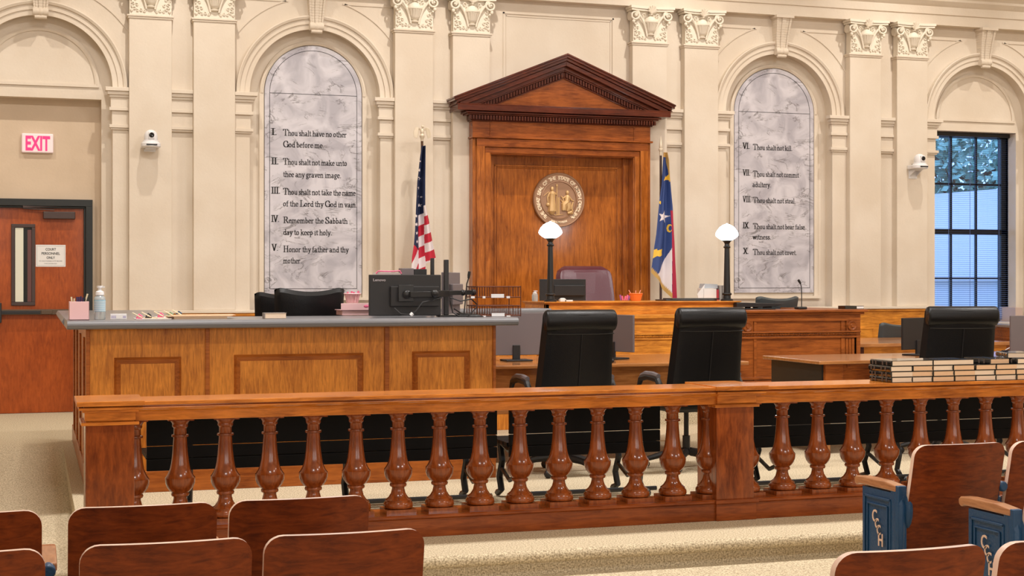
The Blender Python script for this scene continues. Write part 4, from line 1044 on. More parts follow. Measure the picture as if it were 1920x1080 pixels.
# judge chair, facing the room
jx = X(1106, 14.55)
t = thing('judge_chair', 'burgundy leather judge chair behind the judge bench under the round seal', 'chair', (jx, -1.45, 0.30), PI, None, world=False)
chair_base(t, 0.44)
m = MB(); m.box(-0.27, 0.27, 0.0, 0.5, 0.42, 0.52); obj('seat', m, BURG, t, bevel=0.04, seg=4)
zt_ = Z(1106, 499, 14.75) - 0.30
m = MB(); prism_back(m, lambda q: 0.325*(1.0-0.02*q-0.16*max(0.0,(q-0.82)/0.18)**2.5), zt_-0.45, 0.16, 0.45, 0.22, 0.03, 0.0, y0=0.02); b = obj('backrest', m, BURG, t)
m = MB(); prism_back(m, lambda q: 0.235, 0.26, 0.11, zt_-0.30, 0.07, 0.0, 0.0, y0=-0.12); obj('head_cushion', m, BURG, b)
m = MB(); prism_back(m, lambda q: 0.235, 0.26, 0.10, zt_-0.58, 0.07, 0.0, 0.0, y0=-0.05); obj('back_cushion', m, BURG, b)
# ================================================================= TABLES
ct = thing('counsel_table', 'wooden counsel table in front of the judge bench with two monitors on it', 'table', (4.3, -4.8, 0))
m = MB(); m.box(3.16, 5.40, -5.45, -4.15, 0.722, 0.750); obj('table_top', m, TABW, ct, bevel=0.006)
m = MB(); m.box(3.2, 5.34, -5.38, -5.355, 0.38, 0.722); m.box(5.315, 5.34, -5.355, -4.2, 0.38, 0.722); obj('apron', m, TABW, ct, bevel=0.004)
for x in (3.25, 5.27):
    for y in (-5.3, -4.25):
        m = MB(); m.box(x-0.035, x+0.035, y-0.035, y+0.035, 0, 0.722); obj('leg', m, TABW, ct, bevel=0.004)
rt = thing('counsel_table', 'wooden counsel table with a dark modesty panel behind the stacks of books', 'table', (7.2, -5.1, 0))
m = MB(); m.box(5.93, 9.6, -5.62, -4.66, 0.722, 0.750); obj('table_top', m, TABW, rt, bevel=0.006)
m = MB(); m.box(6.0, 9.5, -5.58, -5.555, 0.38, 0.722); m.box(6.0, 6.16, -5.595, -5.58, 0.38, 0.722); m.box(6.20, 9.5, -5.59, -5.58, 0.69, 0.722); obj('apron', m, WITZ, rt, bevel=0.003)
m = MB(); m.box(5.985, 6.0, -5.56, -4.72, 0.06, 0.718); obj('end_panel', m, FRAMEK, rt)
for x in (6.05, 9.4):
    for y in (-5.5, -4.8):
        m = MB(); m.box(x-0.03, x+0.03, y-0.03, y+0.03, 0, 0.722); obj('leg', m, TABW, rt)
ld = thing('low_desk', 'low wooden desk beside the witness box under the wooden wainscot', 'desk', (8.6, -2.2, 0))
zdt = 0.745
m = MB(); m.box(8.02, 9.9, -2.75, -1.35, zdt-0.035, zdt); obj('desk_top', m, TABW, ld, bevel=0.005)
m = MB(); m.box(8.12, 9.85, -2.68, -2.65, 0.1, zdt-0.035); obj('front_panel', m, BENCHX, ld); m = MB(); m.box(8.06, 8.12, -2.69, -1.4, 0.0, zdt-0.035); obj('side_panel', m, PEDW, ld)
en_ = thing('panelled_enclosure', 'dark wooden panelled enclosure with a grey ledge standing below the window', 'enclosure', (11.2, -1.2, 0))
Ax, Ay = X(1822, 15.8), -0.2; Bx, By = X(1960, 13.6), -2.4
def en_pt(t_): return (Ax+(Bx-Ax)*t_, Ay+(By-Ay)*t_)
ze = Z(1822, 605, 15.8)
m = MB()
nx_, ny_ = -(By-Ay), (Bx-Ax); nl = math.hypot(nx_, ny_); nx_, ny_ = nx_/nl, ny_/nl
def slab(mb, t0, t1, o0, o1, z0, z1, mat=None):
    a = en_pt(t0); b = en_pt(t1)
    mb.add([(a[0]+nx_*o0,a[1]+ny_*o0,z0),(b[0]+nx_*o0,b[1]+ny_*o0,z0),(b[0]+nx_*o1,b[1]+ny_*o1,z0),(a[0]+nx_*o1,a[1]+ny_*o1,z0),
            (a[0]+nx_*o0,a[1]+ny_*o0,z1),(b[0]+nx_*o0,b[1]+ny_*o0,z1),(b[0]+nx_*o1,b[1]+ny_*o1,z1),(a[0]+nx_*o1,a[1]+ny_*o1,z1)],
           [(0,3,2,1),(4,5,6,7),(0,1,5,4),(1,2,6,5),(2,3,7,6),(3,0,4,7)], False, mat)
slab(m, 0, 1, 0, 0.06, 0, ze-0.02); obj('side_panel', m, WITZ, en_)
m = MB(); slab(m, -0.02, 1.02, -0.04, 0.16, ze-0.02, ze+0.005); obj('ledge', m, COUNT, en_)
m = MB()
for (t0, t1, z0, z1) in ((0, 1, ze-0.06, ze-0.02), (0, 0.04, 0, ze-0.02), (0.12, 0.9, ze-0.155, ze-0.135), (0.12, 0.14, 0.4, ze-0.155), (0.16, 0.9, ze-0.20, ze-0.192)):
    slab(m, t0, t1, -0.016, 0, z0, z1)
obj('moulding', m, WITZ, en_)

# ================================================================= DESK LAMPS on the bench corners
def lamp(px, pyt, label):
    d = 13.5; x = X(px, d); y = d-16; z0 = jt; zg0 = Z(px, pyt+32, d); zg1 = Z(px, pyt, d)
    t = thing('bench_lamp', label, 'lamp', (x, y, z0), 0, 'pair of lit lamps on the judge bench')
    m = MB(); m.lathe([(0.062,0.0),(0.062,0.014),(0.054,0.02),(0.040,0.024),(0.038,0.055),(0.046,0.062),(0.049,0.070),(0.045,0.078),(0.034,0.084)], x, y, 24, True, None, z0); obj('lamp_base', m, BLKM, t)
    m = MB(); m.lathe([(0.035,z0+0.082),(0.031,z0+0.25),(0.0245,zg0-0.075)], x, y, 10, False); m.lathe([(0.030,zg0-0.076),(0.036,zg0-0.068),(0.036,zg0-0.062),(0.026,zg0-0.056),(0.022,zg0-0.035),(0.036,zg0-0.012),(0.052,zg0-0.002),(0.052,zg0)], x, y, 24, True); obj('pole', m, BLKM, t)
    H = zg1-zg0
    m = MB(); m.lathe([(0.050,0),(0.080,0.10*H),(0.108,0.24*H),(0.116,0.33*H),(0.112,0.45*H),(0.096,0.62*H),(0.070,0.80*H),(0.035,0.92*H),(0.014,0.96*H),(0.006,1.0*H),(0,1.0*H)], x, y, 28, True, None, zg0); obj('lamp_shade', m, GLOBE, t)
    l = bpy.data.lights.new('point_light', 'POINT'); l.energy = 9; l.color = (0.9,0.97,1.0); l.shadow_soft_size = 0.1
    o = bpy.data.objects.new('point_light', l); COL.objects.link(o); o.location = (x, y, zg1+0.12)
lamp(1032, 415, 'lit white shaded lamp on the left corner of the judge bench')
lamp(1363, 419, 'lit white shaded lamp on the right corner of the judge bench')
# ================================================================= FLAGS
def inside(p, poly):
    x, y = p; c = False; n = len(poly)
    for i in range(n):
        x1, y1 = poly[i]; x2, y2 = poly[(i+1) % n]
        if (y1 > y) != (y2 > y) and x < (x2-x1)*(y-y1)/(y2-y1)+x1: c = not c
    return c
def star_poly(cx, cy, r, rot=-90):
    return [(cx + (r if k % 2 == 0 else r*0.42)*math.cos(R(rot+36*k)), cy + (r if k % 2 == 0 else r*0.42)*math.sin(R(rot+36*k))) for k in range(10)]
def lerp(tab, v):
    if v <= tab[0][1]: return tab[0][0]
    for (a, b), (c, d) in zip(tab[:-1], tab[1:]):
        if b <= v <= d: return a + (c-a)*(v-b)/(d-b)
    return tab[-1][0]
def flag_mesh(left, right, y0, y1, ox, oy, sc_, d, color, fold, nu=110, nv=320):
    mb = MB(); V = []
    for j in range(nv+1):
        cy = y0 + (y1-y0)*j/nv; l = lerp(left, cy); r = lerp(right, cy)
        for i in range(nu+1):
            u = i/nu; cx = l + (r-l)*u; px = ox + cx/sc_; py = oy + cy/sc_
            V.append((X(px, d), d-16 + fold(u, j/nv), Z(px, py, d), cx, cy))
    Fm = []
    for j in range(nv):
        for i in range(nu):
            a = j*(nu+1)+i; q = (a, a+1, a+nu+2, a+nu+1)
            cx = sum(V[k][3] for k in q)/4; cy = sum(V[k][4] for k in q)/4; c = color(cx, cy)
            if c is not None: Fm.append((q, c))
    mb.v = [v[:3] for v in V]
    for q, c in Fm: mb.f.append(q); mb.m.append(c); mb.sm.append(True)
    return mb
NAVY = simple('flag_navy', (0.010, 0.018, 0.065), 0.75); FRED = simple('flag_red', (0.52, 0.015, 0.04), 0.7); FWHT = simple('flag_white', (0.78, 0.70, 0.72), 0.7)
FBLUE = simple('flag_blue', (0.025, 0.055, 0.20), 0.6); FYEL = simple('flag_yellow', (0.85, 0.52, 0.05), 0.6); FDRED = simple('flag_dark_red', (0.40, 0.01, 0.045), 0.65); FGLD = simple('flag_fringe', (0.80, 0.48, 0.14), 0.8, bump=1.0, bscale=400)
# national flag
SL = [(262,180),(252,240),(245,290),(236,370),(228,430),(218,600),(210,780),(203,870),(190,960),(186,1040),(184,1130)]
SRt = [(290,180),(292,400),(294,590),(320,700),(345,850),(368,960),(372,1000)]
stars = [star_poly(x, y, r, a) for x, y, r, a in ((247,290,7,-80),(240,352,13,-70),(247,408,17,-80),(240,475,15,-90),(238,535,9,-60),(261,537,7,-60),(253,595,14,-95),(217,672,13,-85),(221,730,15,-80),(225,790,14,-85),(229,850,14,-85))]
def us_col(x, y):
    if x > 292 and y > 968 - (x-292)*0.0 + (x-292)*(-0.45) + 34: return None
    for st in stars:
        if inside((x, y), st): return 2
    fold1 = lerp([(262,600),(240,640),(242,800),(246,880),(248,1100)], y)
    fold2 = lerp([(270,600),(278,700),(282,850),(290,1000)], y)
    if y < 600 - max(0, (x-268))*0.3 and x > 262: return 0
    if x < fold1:
        if y < 872 + (x-203)*0.9: return 0
        k = int((y - 872 - (x-203)*(-1.7)) // 72)
        q = y - (920 - (x-203)*1.9) 
        return 1 if (q < 55) else (2 if q < 160 else 1)
    if x < fold2:
        z = y + (x-240)*0.5
        if z < 668: return 0
        return [2, 1, 2, 1, 2, 1, 2][min(6, int((z-668)//76))]
    z = y + (x-270)*0.35 
    if y < 590: return 0
    return [2, 1, 2, 1, 2, 1, 2, 1][min(7, int(max(0, z-612)//64) if z > 612 else 0)]
def us_fold(u, v): return -0.045*math.sin(u*PI*3.0 + 0.6)*(0.35+0.65*v) - 0.02*math.sin(u*9 + v*3)
fx = X(794, 15.55); fy = -0.45
ft = thing('flag_on_pole', 'stars and stripes flag with an eagle finial hanging left of the wooden portal', 'flag', (fx, fy+0.06, 0))
obj('flag', flag_mesh(SL, SRt, 180, 1130, 720, 225, 3.725, 15.55, us_col, us_fold), [NAVY, FRED, FWHT], ft)
zt_ = Z(794, 262, 15.55)
m = MB(); m.tube([(fx, fy+0.06, 0.03), (fx, fy+0.06, zt_)], 0.014, 10); obj('pole', m, wood('flagpole_wood', (0.05,0.02,0.01), (0.12,0.05,0.02)), ft)
m = MB(); m.lathe([(0.17,0),(0.17,0.02),(0.05,0.06),(0.03,0.10)], fx, fy+0.06, 24, True); obj('stand', m, GOLD, ft)
m = MB(); m.lathe([(0.016,0),(0.018,0.03),(0.026,0.04),(0.030,0.06),(0.020,0.07),(0.018,0.085)], fx, fy+0.06, 16, True, None, zt_-0.01)
zE = zt_+0.075
m.ball((fx, fy+0.06, zE+0.02), 0.026, 12, 8, (0.9, 0.9, 1.5)); m.ball((fx+0.004, fy+0.05, zE+0.072), 0.015, 10, 8, (1, 1, 1.1)); m.tube([(fx+0.01,fy+0.04,zE+0.072),(fx+0.024,fy+0.035,zE+0.064)], [0.007,0.002], 6)
m.lathe([(0,0.0),(0.012,0.0),(0.02,-0.03),(0,-0.03)], fx, fy+0.06, 8, True, None, zE-0.005)
for sg in (-1, 1):
    for k in range(7):
        a = k/6
        p0 = (fx+sg*0.015, fy+0.06, zE+0.035); p1 = (fx+sg*(0.045+0.03*a), fy+0.055, zE+0.062-0.012*a); p2 = (fx+sg*(0.055+0.035*a), fy+0.05, zE+0.01-0.004*a - 0.02*(1-a)); p3 = (fx+sg*(0.062+0.030*a), fy+0.045, zE-0.055+0.01*a)
        m.tube([p0, p1, p2, p3], [0.008,0.010,0.009,0.003], 6)
obj('eagle_finial', m, PALEG, ft)
# state flag
NL = [(208,150),(203,220),(197,300),(192,360),(180,440),(170,540),(160,650),(148,730),(140,800),(134,850),(129,890),(129,1080)]
NR = [(228,150),(238,200),(243,300),(252,400),(261,490),(266,600),(272,700),(277,820),(281,900),(286,1050),(287,1080)]
wstar = star_poly(210, 545, 40, -80)
gold1 = [(222,290),(230,300),(240,282),(243,322),(228,316),(212,324),(218,306)]
gold2 = [(144,748),(165,742),(166,752),(203,742),(196,762),(203,780),(180,790),(165,786),(140,800)]
def nc_col(x, y):
    yb = 885 + (x-129)*(1045-885)/(262-129)
    rb = lerp([(250,512),(257,640),(259,740),(263,1000),(264,1060)], y)
    if y > 508 and x > rb: return 3
    if y > yb: return None
    if y > yb - 34 + 6*math.sin(x*0.9): return 4
    if inside((x, y), wstar): return 2
    if inside((x, y), gold1) or inside((x, y), gold2): return 1
    if (x-247)**2/120 + (y-615)**2/620 < 1 and (x-250)**2/40 + (y-615)**2/250 > 1: return 1
    if (x-184)**2/30 + (y-458)**2/110 < 1 and x < 190 and y < 468: return 1
    if inside((x, y), [(259,735),(262,1030),(164,905),(215,830)]): return 2
    if x > lerp([(226,150),(229,200),(236,260),(240,330)], y) and y < 330: return 4
    if y < 195 + (x-208)*1.0: return 4 if y < 178 else 0
    return 0
def nc_fold(u, v): return -0.05*math.sin(u*PI*2.2+0.4)*(0.3+0.7*v) - 0.012*math.sin(u*14+v*4)
gx = X(1243, 15.45); gy = -0.55
gt = thing('flag_on_pole', 'blue state flag with gold fringe and white star hanging right of the wooden portal', 'flag', (gx, gy+0.06, 0))
obj('flag', flag_mesh(NL, NR, 150, 1078, 1180, 240, 3.273, 15.45, nc_col, nc_fold), [FBLUE, FYEL, FWHT, FDRED, FGLD], gt)
zt_ = Z(1243, 286, 15.45)
m = MB(); m.tube([(gx, gy+0.06, 0.03), (gx, gy+0.06, zt_)], 0.014, 10); obj('pole', m, BROWNM, gt)
m = MB(); m.lathe([(0.17,0),(0.17,0.02),(0.05,0.06),(0.03,0.10)], gx, gy+0.06, 24, True); obj('stand', m, GOLD, gt)
m = MB(); m.lathe([(0.015,0),(0.016,0.05),(0.024,0.055),(0.026,0.075),(0.014,0.085),(0.020,0.10),(0.016,0.13),(0.009,0.17),(0.0,0.225)], gx, gy+0.06, 14, True, None, zt_-0.03); obj('spear_finial', m, PALEG, gt)
# ================================================================= WALL CAMERAS
def ptz(px, py, rot, label, sidebox):
    x = X(px, 15.75); z = Z(px, py, 15.75)
    t = thing('security_camera', label, 'camera', (x, -0.25, z), rot, None, world=False)
    m = MB(); m.lathe([(0.0,0.0),(0.085,0.0),(0.10,0.008),(0.10,0.045),(0.092,0.052),(0.082,0.056),(0.082,0.074),(0,0.074)], 0, 0, 32, True); m.box(-0.092, 0.092, -0.02, 0.12, 0.002, 0.05); obj('housing', m, WHITE, t, bevel=0.006)
    m = MB(); m.lathe([(0.068,0.074),(0.070,0.10),(0.068,0.13),(0.058,0.158),(0.040,0.176),(0.018,0.185),(0,0.187)], 0, 0, 28, True); m.box(-0.03, 0.03, -0.078, 0, 0.085, 0.16); h = obj('head', m, WHITE, t, bevel=0.006)
    m = MB(); m.lathe([(0.0,-0.088),(0.018,-0.090),(0.026,-0.084),(0.026,-0.07),(0,-0.07)], 0, 0, 20, True, None, 0.125, 'y'); obj('lens', m, simple('lens_glass', (0.004,0.004,0.006), 0.08), h)
    m = MB(); m.box(-0.055, 0.055, -0.101, -0.095, 0.018, 0.032); obj('sensor_strip', m, BLKP, t)
    m = MB(); m.box(-0.05, 0.05, 0.0, 0.14, -0.014, 0.0); m.box(-0.06, 0.06, 0.128, 0.14, -0.11 if sidebox else -0.03, 0.0)
    if sidebox: m.ext([(0.14,-0.015),(0.02,-0.015),(0.14,-0.09)], -0.055, -0.045, 'x'); m.ext([(0.14,-0.015),(0.02,-0.015),(0.14,-0.09)], 0.045, 0.055, 'x')
    obj('bracket', m, WHITE, t, bevel=0.002)
    if sidebox:
        m = MB(); m.tube([(-0.04,0.10,0.055),(-0.02,0.07,0.075),(0.02,0.08,0.06),(0.05,0.12,0.02)], 0.006, 6); m.box(-0.05,0.0,0.06,0.09,0.052,0.066); obj('cable', m, BROWNM, t)
ptz(283, 277, 0.02, 'white dome security camera on the pilaster right of the exit sign', False)
ptz(1724, 317, 0.05, 'white dome security camera on the pilaster left of the window', True)
# ================================================================= BOOKS on the bar
bw, bd, bh = 0.150, 0.235, 0.0325
COVB = simple('black_book_cover', (0.008, 0.009, 0.010), 0.22, coat=1.0); GOLDB = simple('book_gilt', (0.10, 0.075, 0.06), 0.5)
CREAM2 = simple('book_pages_tan', (0.80, 0.52, 0.32), 0.85, bump=0.3, bscale=220)
def make_book(label, mat, group):
    t = thing('law_book', label, 'book', (0,0,0), 0, group, world=False)     # spine on the left (-x), head toward -y
    m = MB(); m.box(-bw/2, bw/2, -bd/2, bd/2, 0, 0.003); m.box(-bw/2, bw/2, -bd/2, bd/2, bh-0.003, bh)
    m.ext([(-bw/2, 0.0), (-bw/2-0.005, bh*0.25), (-bw/2-0.006, bh*0.5), (-bw/2-0.005, bh*0.75), (-bw/2, bh), (-bw/2+0.004, bh), (-bw/2+0.004, 0)], -bd/2, bd/2, 'y')
    obj('cover', m, COVB, t)
    m = MB(); m.box(-bw/2+0.004, bw/2-0.004, -bd/2+0.0015, bd/2-0.002, 0.003, bh-0.003); obj('pages', m, mat, t)
    m = MB()
    for yy in (-0.075, -0.03, 0.045, 0.08): m.box(-bw/2-0.0072, -bw/2-0.005, yy, yy+0.012, 0.004, bh-0.004)
    obj('spine_bands', m, GOLDB, t)
    return t
BKZ = 0.7765; BKY = -8.33 + bd/2 + 0.012
b1 = make_book('x', CREAMP, 'law books stacked on the balustrade'); b2 = make_book('x', CREAM2, 'law books stacked on the balustrade')
rb = random.Random(11)
def XB(px): return X(px, 7.70)
stacks = [(1670,1709,4,'LLLL'),(1711,1749,4,'LTTL'),(1749,1786,4,'TTLL'),(1787,1824,4,'TTTL'),(1827,1864,3,'LLT'),(1866,1902,3,'LTT'),(1905,1942,4,'TTLL'),(1944,1981,3,'LTL'),(1983,2020,4,'LLTL')]
names = ['first', 'second', 'third', 'fourth', 'fifth', 'sixth', 'seventh', 'eighth', 'ninth']
lev = ['bottom', 'second lowest', 'third lowest', 'topmost']
used = {0: False, 1: False}
for si, (pa, pb_, n, kinds) in enumerate(stacks):
    xcb = (XB(pa)+XB(pb_))/2
    for k in range(n):
        kd = 1 if kinds[k] == 'T' else 0; src = b2 if kd else b1
        x = xcb + rb.uniform(-0.008, 0.008) - 0.0015*k; y = BKY + rb.uniform(-0.003, 0.005); z = BKZ + k*(bh+0.0004)
        top = 'topmost' if k == n-1 else lev[k]
        lab = '%s paged law book, %s in the %s stack from the left on the balustrade' % ('tan' if kd else 'cream', top, names[si])
        if not used[kd]:
            o = src; used[kd] = True; o.location = (x, y, z); o.rotation_euler = (0,0,rb.uniform(-.01,.01)); o['label'] = lab
        else: dup(src, (x, y, z), rb.uniform(-.012,.012), lab, 'law books stacked on the balustrade')
z = BKZ + 3*(bh+0.0004)
dup(b2, ((XB(1827)+XB(1902))/2+0.03, BKY+0.02, z), 0.10, 'black law book lying loose across the fifth and sixth stacks on the balustrade', 'law books stacked on the balustrade')
dup(b1, ((XB(1905)+XB(1942))/2+0.01, BKY+0.03, BKZ + 4*(bh+0.0004)), -0.35, 'law book lying askew on top of the seventh stack on the balustrade', 'law books stacked on the balustrade')
# ================================================================= ITEMS ON THE CLERK DESK
def at(px, d): return X(px, d), d-16
x, y = at(148, 9.98); Sx = S(148, 9.98)
t = thing('pencil_cup', 'pink square pencil cup full of pens at the left end of the counter', 'pencil cup', (x, y, CT))
hw = 0.062; zc = CT + 0.120
m = MB(); m.box(x-hw, x+hw, y-hw, y+hw, CT, CT+0.006)
for a in ((x-hw, x+hw, y-hw, y-hw+0.004), (x-hw, x+hw, y+hw-0.004, y+hw), (x-hw, x-hw+0.004, y-hw, y+hw), (x+hw-0.004, x+hw, y-hw, y+hw)): m.box(*a, CT, zc)
obj('cup', m, PINK, t, bevel=0.0015)
PENW = simple('pen_cream', (0.75,0.65,0.45), 0.5); PENB = simple('pen_blue', (0.02,0.02,0.10), 0.4)
pens = [(-0.045,-0.01,0.030,-0.1,PENW),(0.0,0.0,0.03,0.0,PENB),(0.012,0.01,0.034,0.02,PENB),(-0.012,-0.02,0.03,-0.02,PENB),(0.025,0.01,0.026,0.05,PENB),(0.04,0.0,0.05,0.28,PENW),(0.035,-0.02,0.02,0.1,BLKP),(-0.03,0.02,0.02,0.1,PENW)]
for k, (dx, dy, h, tl, mt_) in enumerate(pens):
    m = MB(); m.tube([(x+dx-tl*0.12, y+dy, CT+0.01), (x+dx+tl*h, y+dy, zc+h)], 0.0052, 8)
    o = obj('pen', m, mt_, None, loc=(x+dx, y+dy, CT+0.01)); tag(o, ['cream pen leaning left in the pink cup','dark blue pen upright in the middle of the pink cup','dark blue pen, tallest of the upright ones in the pink cup','dark blue pen at the front of the pink cup','dark blue pen right of the middle in the pink cup','cream pen leaning far right out of the pink cup','short black pen at the right in the pink cup','short cream pen at the back of the pink cup'][k], 'pen', 'pens in the pink cup')
def bottle(px, d, w, h, z0, label, lab=True):
    x, y = at(px, d)
    t = thing('sanitizer_bottle', label, 'bottle', (x, y, z0))
    m = MB(); m.lathe([(w*0.9,0),(w,0.006),(w,h*0.60),(w*0.9,h*0.66),(w*0.5,h*0.72),(0.0,h*0.72)], x, y, 24, True, None, z0); obj('bottle_body', m, CLEAR, t)
    if lab:
        m = MB(); m.lathe([(w*1.015,h*0.24),(w*1.015,h*0.58)], x, y, 24, True, None, z0); obj('bottle_label', m, LABELB, t)
        m = MB()
        for k in range(5): m.lathe([(w*1.03,h*(0.27+0.06*k)),(w*1.03,h*(0.285+0.06*k))], x, y, 24, True, None, z0)
        obj('label_lines', m, WHITE, t)
    m = MB(); m.lathe([(w*0.55,h*0.70),(w*0.78,h*0.73),(w*0.72,h*0.82),(w*0.35,h*0.86),(w*0.3,h*0.93),(w*0.5,h*0.94),(w*0.5,h),(0,h)], x, y, 20, True, None, z0); m.bar((x, y, z0+h*0.97), (x+w*0.8, y-w*0.3, z0+h*0.96), w*0.3); obj('pump', m, WHITE, t)
bottle(187, 10.08, 0.037, 0.222, CT, 'clear hand sanitizer bottle with white pump beside the pink pencil cup')
x, y = at(222, 10.05); t = thing('card_box', 'small white box with a blue print on the counter beside the sanitizer bottle', 'box', (x, y, CT))
m = MB(); m.box(x-0.052, x+0.052, y-0.02, y+0.02, CT, CT+0.037); obj('box_body', m, WHITE, t, bevel=0.002)
m = MB(); m.box(x-0.016, x+0.022, y-0.0212, y-0.02, CT+0.008, CT+0.031); obj('sticker', m, PAPER, t)
m = MB(); 
for k in range(4): m.box(x-0.046+0.008*k, x-0.040+0.008*k, y-0.0208, y-0.02, CT+0.008, CT+0.026)
m.box(x+0.028, x+0.047, y-0.0208, y-0.02, CT+0.010, CT+0.024); obj('print', m, simple('lilac_print', (0.45,0.42,0.58), 0.5), t)
# clipboards with bright clips
cols = [HPINK, BLKM, HPINK, simple('green_clip', (0.25,0.35,0.22), 0.4), BLUEM]
nmc = ['pink', 'black', 'hot pink', 'green', 'blue']
for k, (px, d) in enumerate(((262,10.1),(279,10.15),(302,10.2),(320,10.3),(336,10.35))):
    x, y = at(px, d); t = thing('clipboard', '%s clipped clipboard, %s from the left on the counter' % (nmc[k], ['first','second','third','fourth','fifth'][k]), 'clipboard', (x, y, CT), 0, 'clipboards on the counter')
    m = MB(); m.box(x-0.028, x+0.20, y-0.07, y+0.22, CT+0.003*k, CT+0.003+0.003*k); obj('board', m, [PAPER, TANP][k % 2], t)
    zc_ = CT+0.003*k+0.003
    m = MB(); m.box(x-0.025, x+0.015, y-0.045, y-0.01, zc_, zc_+0.010); m.tube([(x-0.02,y-0.03,zc_+0.012),(x-0.005,y-0.028,zc_+0.03),(x+0.014,y-0.03,zc_+0.014)], 0.006, 6); obj('clip', m, cols[k], t)
    m = MB(); m.tube([(x+0.01,y-0.05,zc_+0.008),(x-0.05,y-0.04,zc_+0.040)], 0.0045, 6); o = obj('pen', m, PENW, None, loc=(x, y-0.05, zc_+0.008)); tag(o, 'cream pen tilted up against the %s clip of the clipboard on the counter' % nmc[k], 'pen', 'pens on the clipboards')
x, y = at(382, 10.12); m = MB()
for k, (dx, w_) in enumerate(((0,0.22),(0.02,0.21),(0.05,0.2))): m.box(x-w_+dx-0.02, x+w_-0.04+dx, y-0.06+0.01*k, y+0.18, CT+0.016+0.003*k, CT+0.0185+0.003*k)
m.box(x-0.20, x+0.15, y-0.05, y+0.15, CT, CT+0.016)
o = obj('manila_folders', m, TANP, None, loc=(x, y, CT)); tag(o, 'pile of manila folders lying flat in the middle left of the counter', 'folders')
x, y = at(515, 9.99); t = thing('small_book', 'small closed book with pale cover lying at the counter edge before the chairs', 'book', (x, y, CT))
m = MB(); m.box(x-0.073, x+0.073, y-0.05, y+0.05, CT+0.0005, CT+0.003); m.box(x-0.073, x+0.073, y-0.05, y+0.05, CT+0.036, CT+0.039); m.box(x-0.076, x-0.071, y-0.05, y+0.05, CT+0.0005, CT+0.039); obj('cover', m, simple('taupe_cover', (0.33,0.29,0.27), 0.6), t, bevel=0.001)
m = MB(); m.box(x-0.07, x+0.069, y-0.048, y+0.048, CT+0.003, CT+0.036); obj('pages', m, CREAMP, t)
# pink tray, basket, papers
x, y = at(668, 10.9); t = thing('paper_tray', 'pink paper tray between the black chair and the large black monitor', 'tray', (x, y, CT))
m = MB(); m.box(x-0.14, x+0.16, y-0.12, y+0.12, CT+0.035, CT+0.04); m.box(x-0.14, x+0.16, y-0.12, y-0.115, CT+0.035, CT+0.088); m.box(x+0.155, x+0.16, y-0.12, y+0.12, CT+0.035, CT+0.10); m.box(x-0.13,x+0.15,y-0.11,y+0.11,CT,CT+0.035); obj('tray', m, PINK, t, bevel=0.002)
m = MB(); m.ball((x+0.05, y-0.118, CT+0.066), 0.016, 10, 6, (1.4,0.3,0.8)); obj('handle', m, HPINK, t)
t = thing('pink_basket', 'pink woven pen basket on the pink paper tray', 'basket', (x-0.03, y, CT+0.088))
m = MB(); m.lathe([(0.036,CT+0.0885),(0.050,CT+0.155),(0.054,CT+0.155),(0.040,CT+0.0885)], x-0.03, y-0.0, 16, False)
for k in range(14):
    a = 2*PI*k/14; m.tube([(x-0.03+0.042*math.cos(a), y+0.042*math.sin(a), CT+0.09), (x-0.03+0.057*math.cos(a), y+0.057*math.sin(a), CT+0.16)], 0.003, 5)
m.tube([(x-0.03+0.060*math.cos(2*PI*k/20), y+0.060*math.sin(2*PI*k/20), CT+0.158) for k in range(21)], 0.006, 6); obj('basket', m, PINK, t)
for k, (dx, tl) in enumerate(((-0.03,-0.1),(-0.01,0.1),(0.012,0.0),(0.03,0.3))):
    m = MB(); m.tube([(x-0.03+dx*0.6, y, CT+0.10), (x-0.03+dx+tl*0.06, y, CT+0.172+0.006*(k % 2))], 0.008, 6); o = obj('marker', m, HPINK, None, loc=(x-0.03+dx*0.6, y, CT+0.10)); tag(o, '%s hot pink marker standing in the pink basket' % ['leftmost','second','third','rightmost'][k], 'marker', 'markers in the pink basket')
# monitors
def monitor(name, label, x, y, z, w, h, rot, tilt=0.0, mat=BLKP, th=0.035, z0=None, stand=True, back=True, extras=None, text=None):
    """local frame: the back of the screen looks towards -y"""
    t = thing(name, label, 'monitor', (x, y, z), rot, None, world=False)
    zb = z0 if z0 is not None else 0.10
    M = Matrix.Translation((0,0,zb)) @ Matrix.Rotation(tilt, 4, 'X') @ Matrix.Translation((0,0,-zb))
    m = MB(); m.box(-w/2, w/2, 0.0, th*0.55, zb, zb+h); m.xf(M); s_ = obj('screen', m, mat, t, bevel=0.004)
    m = MB(); m.box(-w/2+0.012, w/2-0.012, th*0.551, th*0.56, zb+0.015, zb+h-0.012); m.xf(M); obj('display', m, simple('screen_glass', (0.006,0.007,0.009), 0.12), s_)
    if back: 
        m = MB(); m.box(-w*0.22, w*0.46, -th*0.55, 0.0, zb+h*0.22, zb+h*0.72); m.xf(M); obj('back_box', m, mat, s_, bevel=0.006)
    if text:
        m = MB(); put_text(m, text, M @ Matrix.Translation((-w/2+0.025, -0.0012, zb+h-0.045)), 0.026, 0.0004, 0.0003, 'LEFT', width=0.088); obj('lettering', m, simple('logo_grey', (0.45,0.40,0.42), 0.4), s_)
    if stand:
        m = MB(); m.box(-0.03, 0.03, -0.012, 0.012, 0.01, zb+0.08); obj('stand_neck', m, BLKP, t, bevel=0.003)
        m = MB(); m.box(-0.11, 0.11, -0.09, 0.09, 0, 0.012); obj('stand_foot', m, BLKP, t, bevel=0.004)
    return t
xm, ym = at(763, 10.05)
SML = S(763, 10.05)
monitor('monitor', 'large black monitor seen from behind on the counter with a white maker name', xm-0.01, ym, CT, 0.515, 0.285, 0.0, 0, BLKP, 0.05, 0.012, stand=False, text='Lenovo')
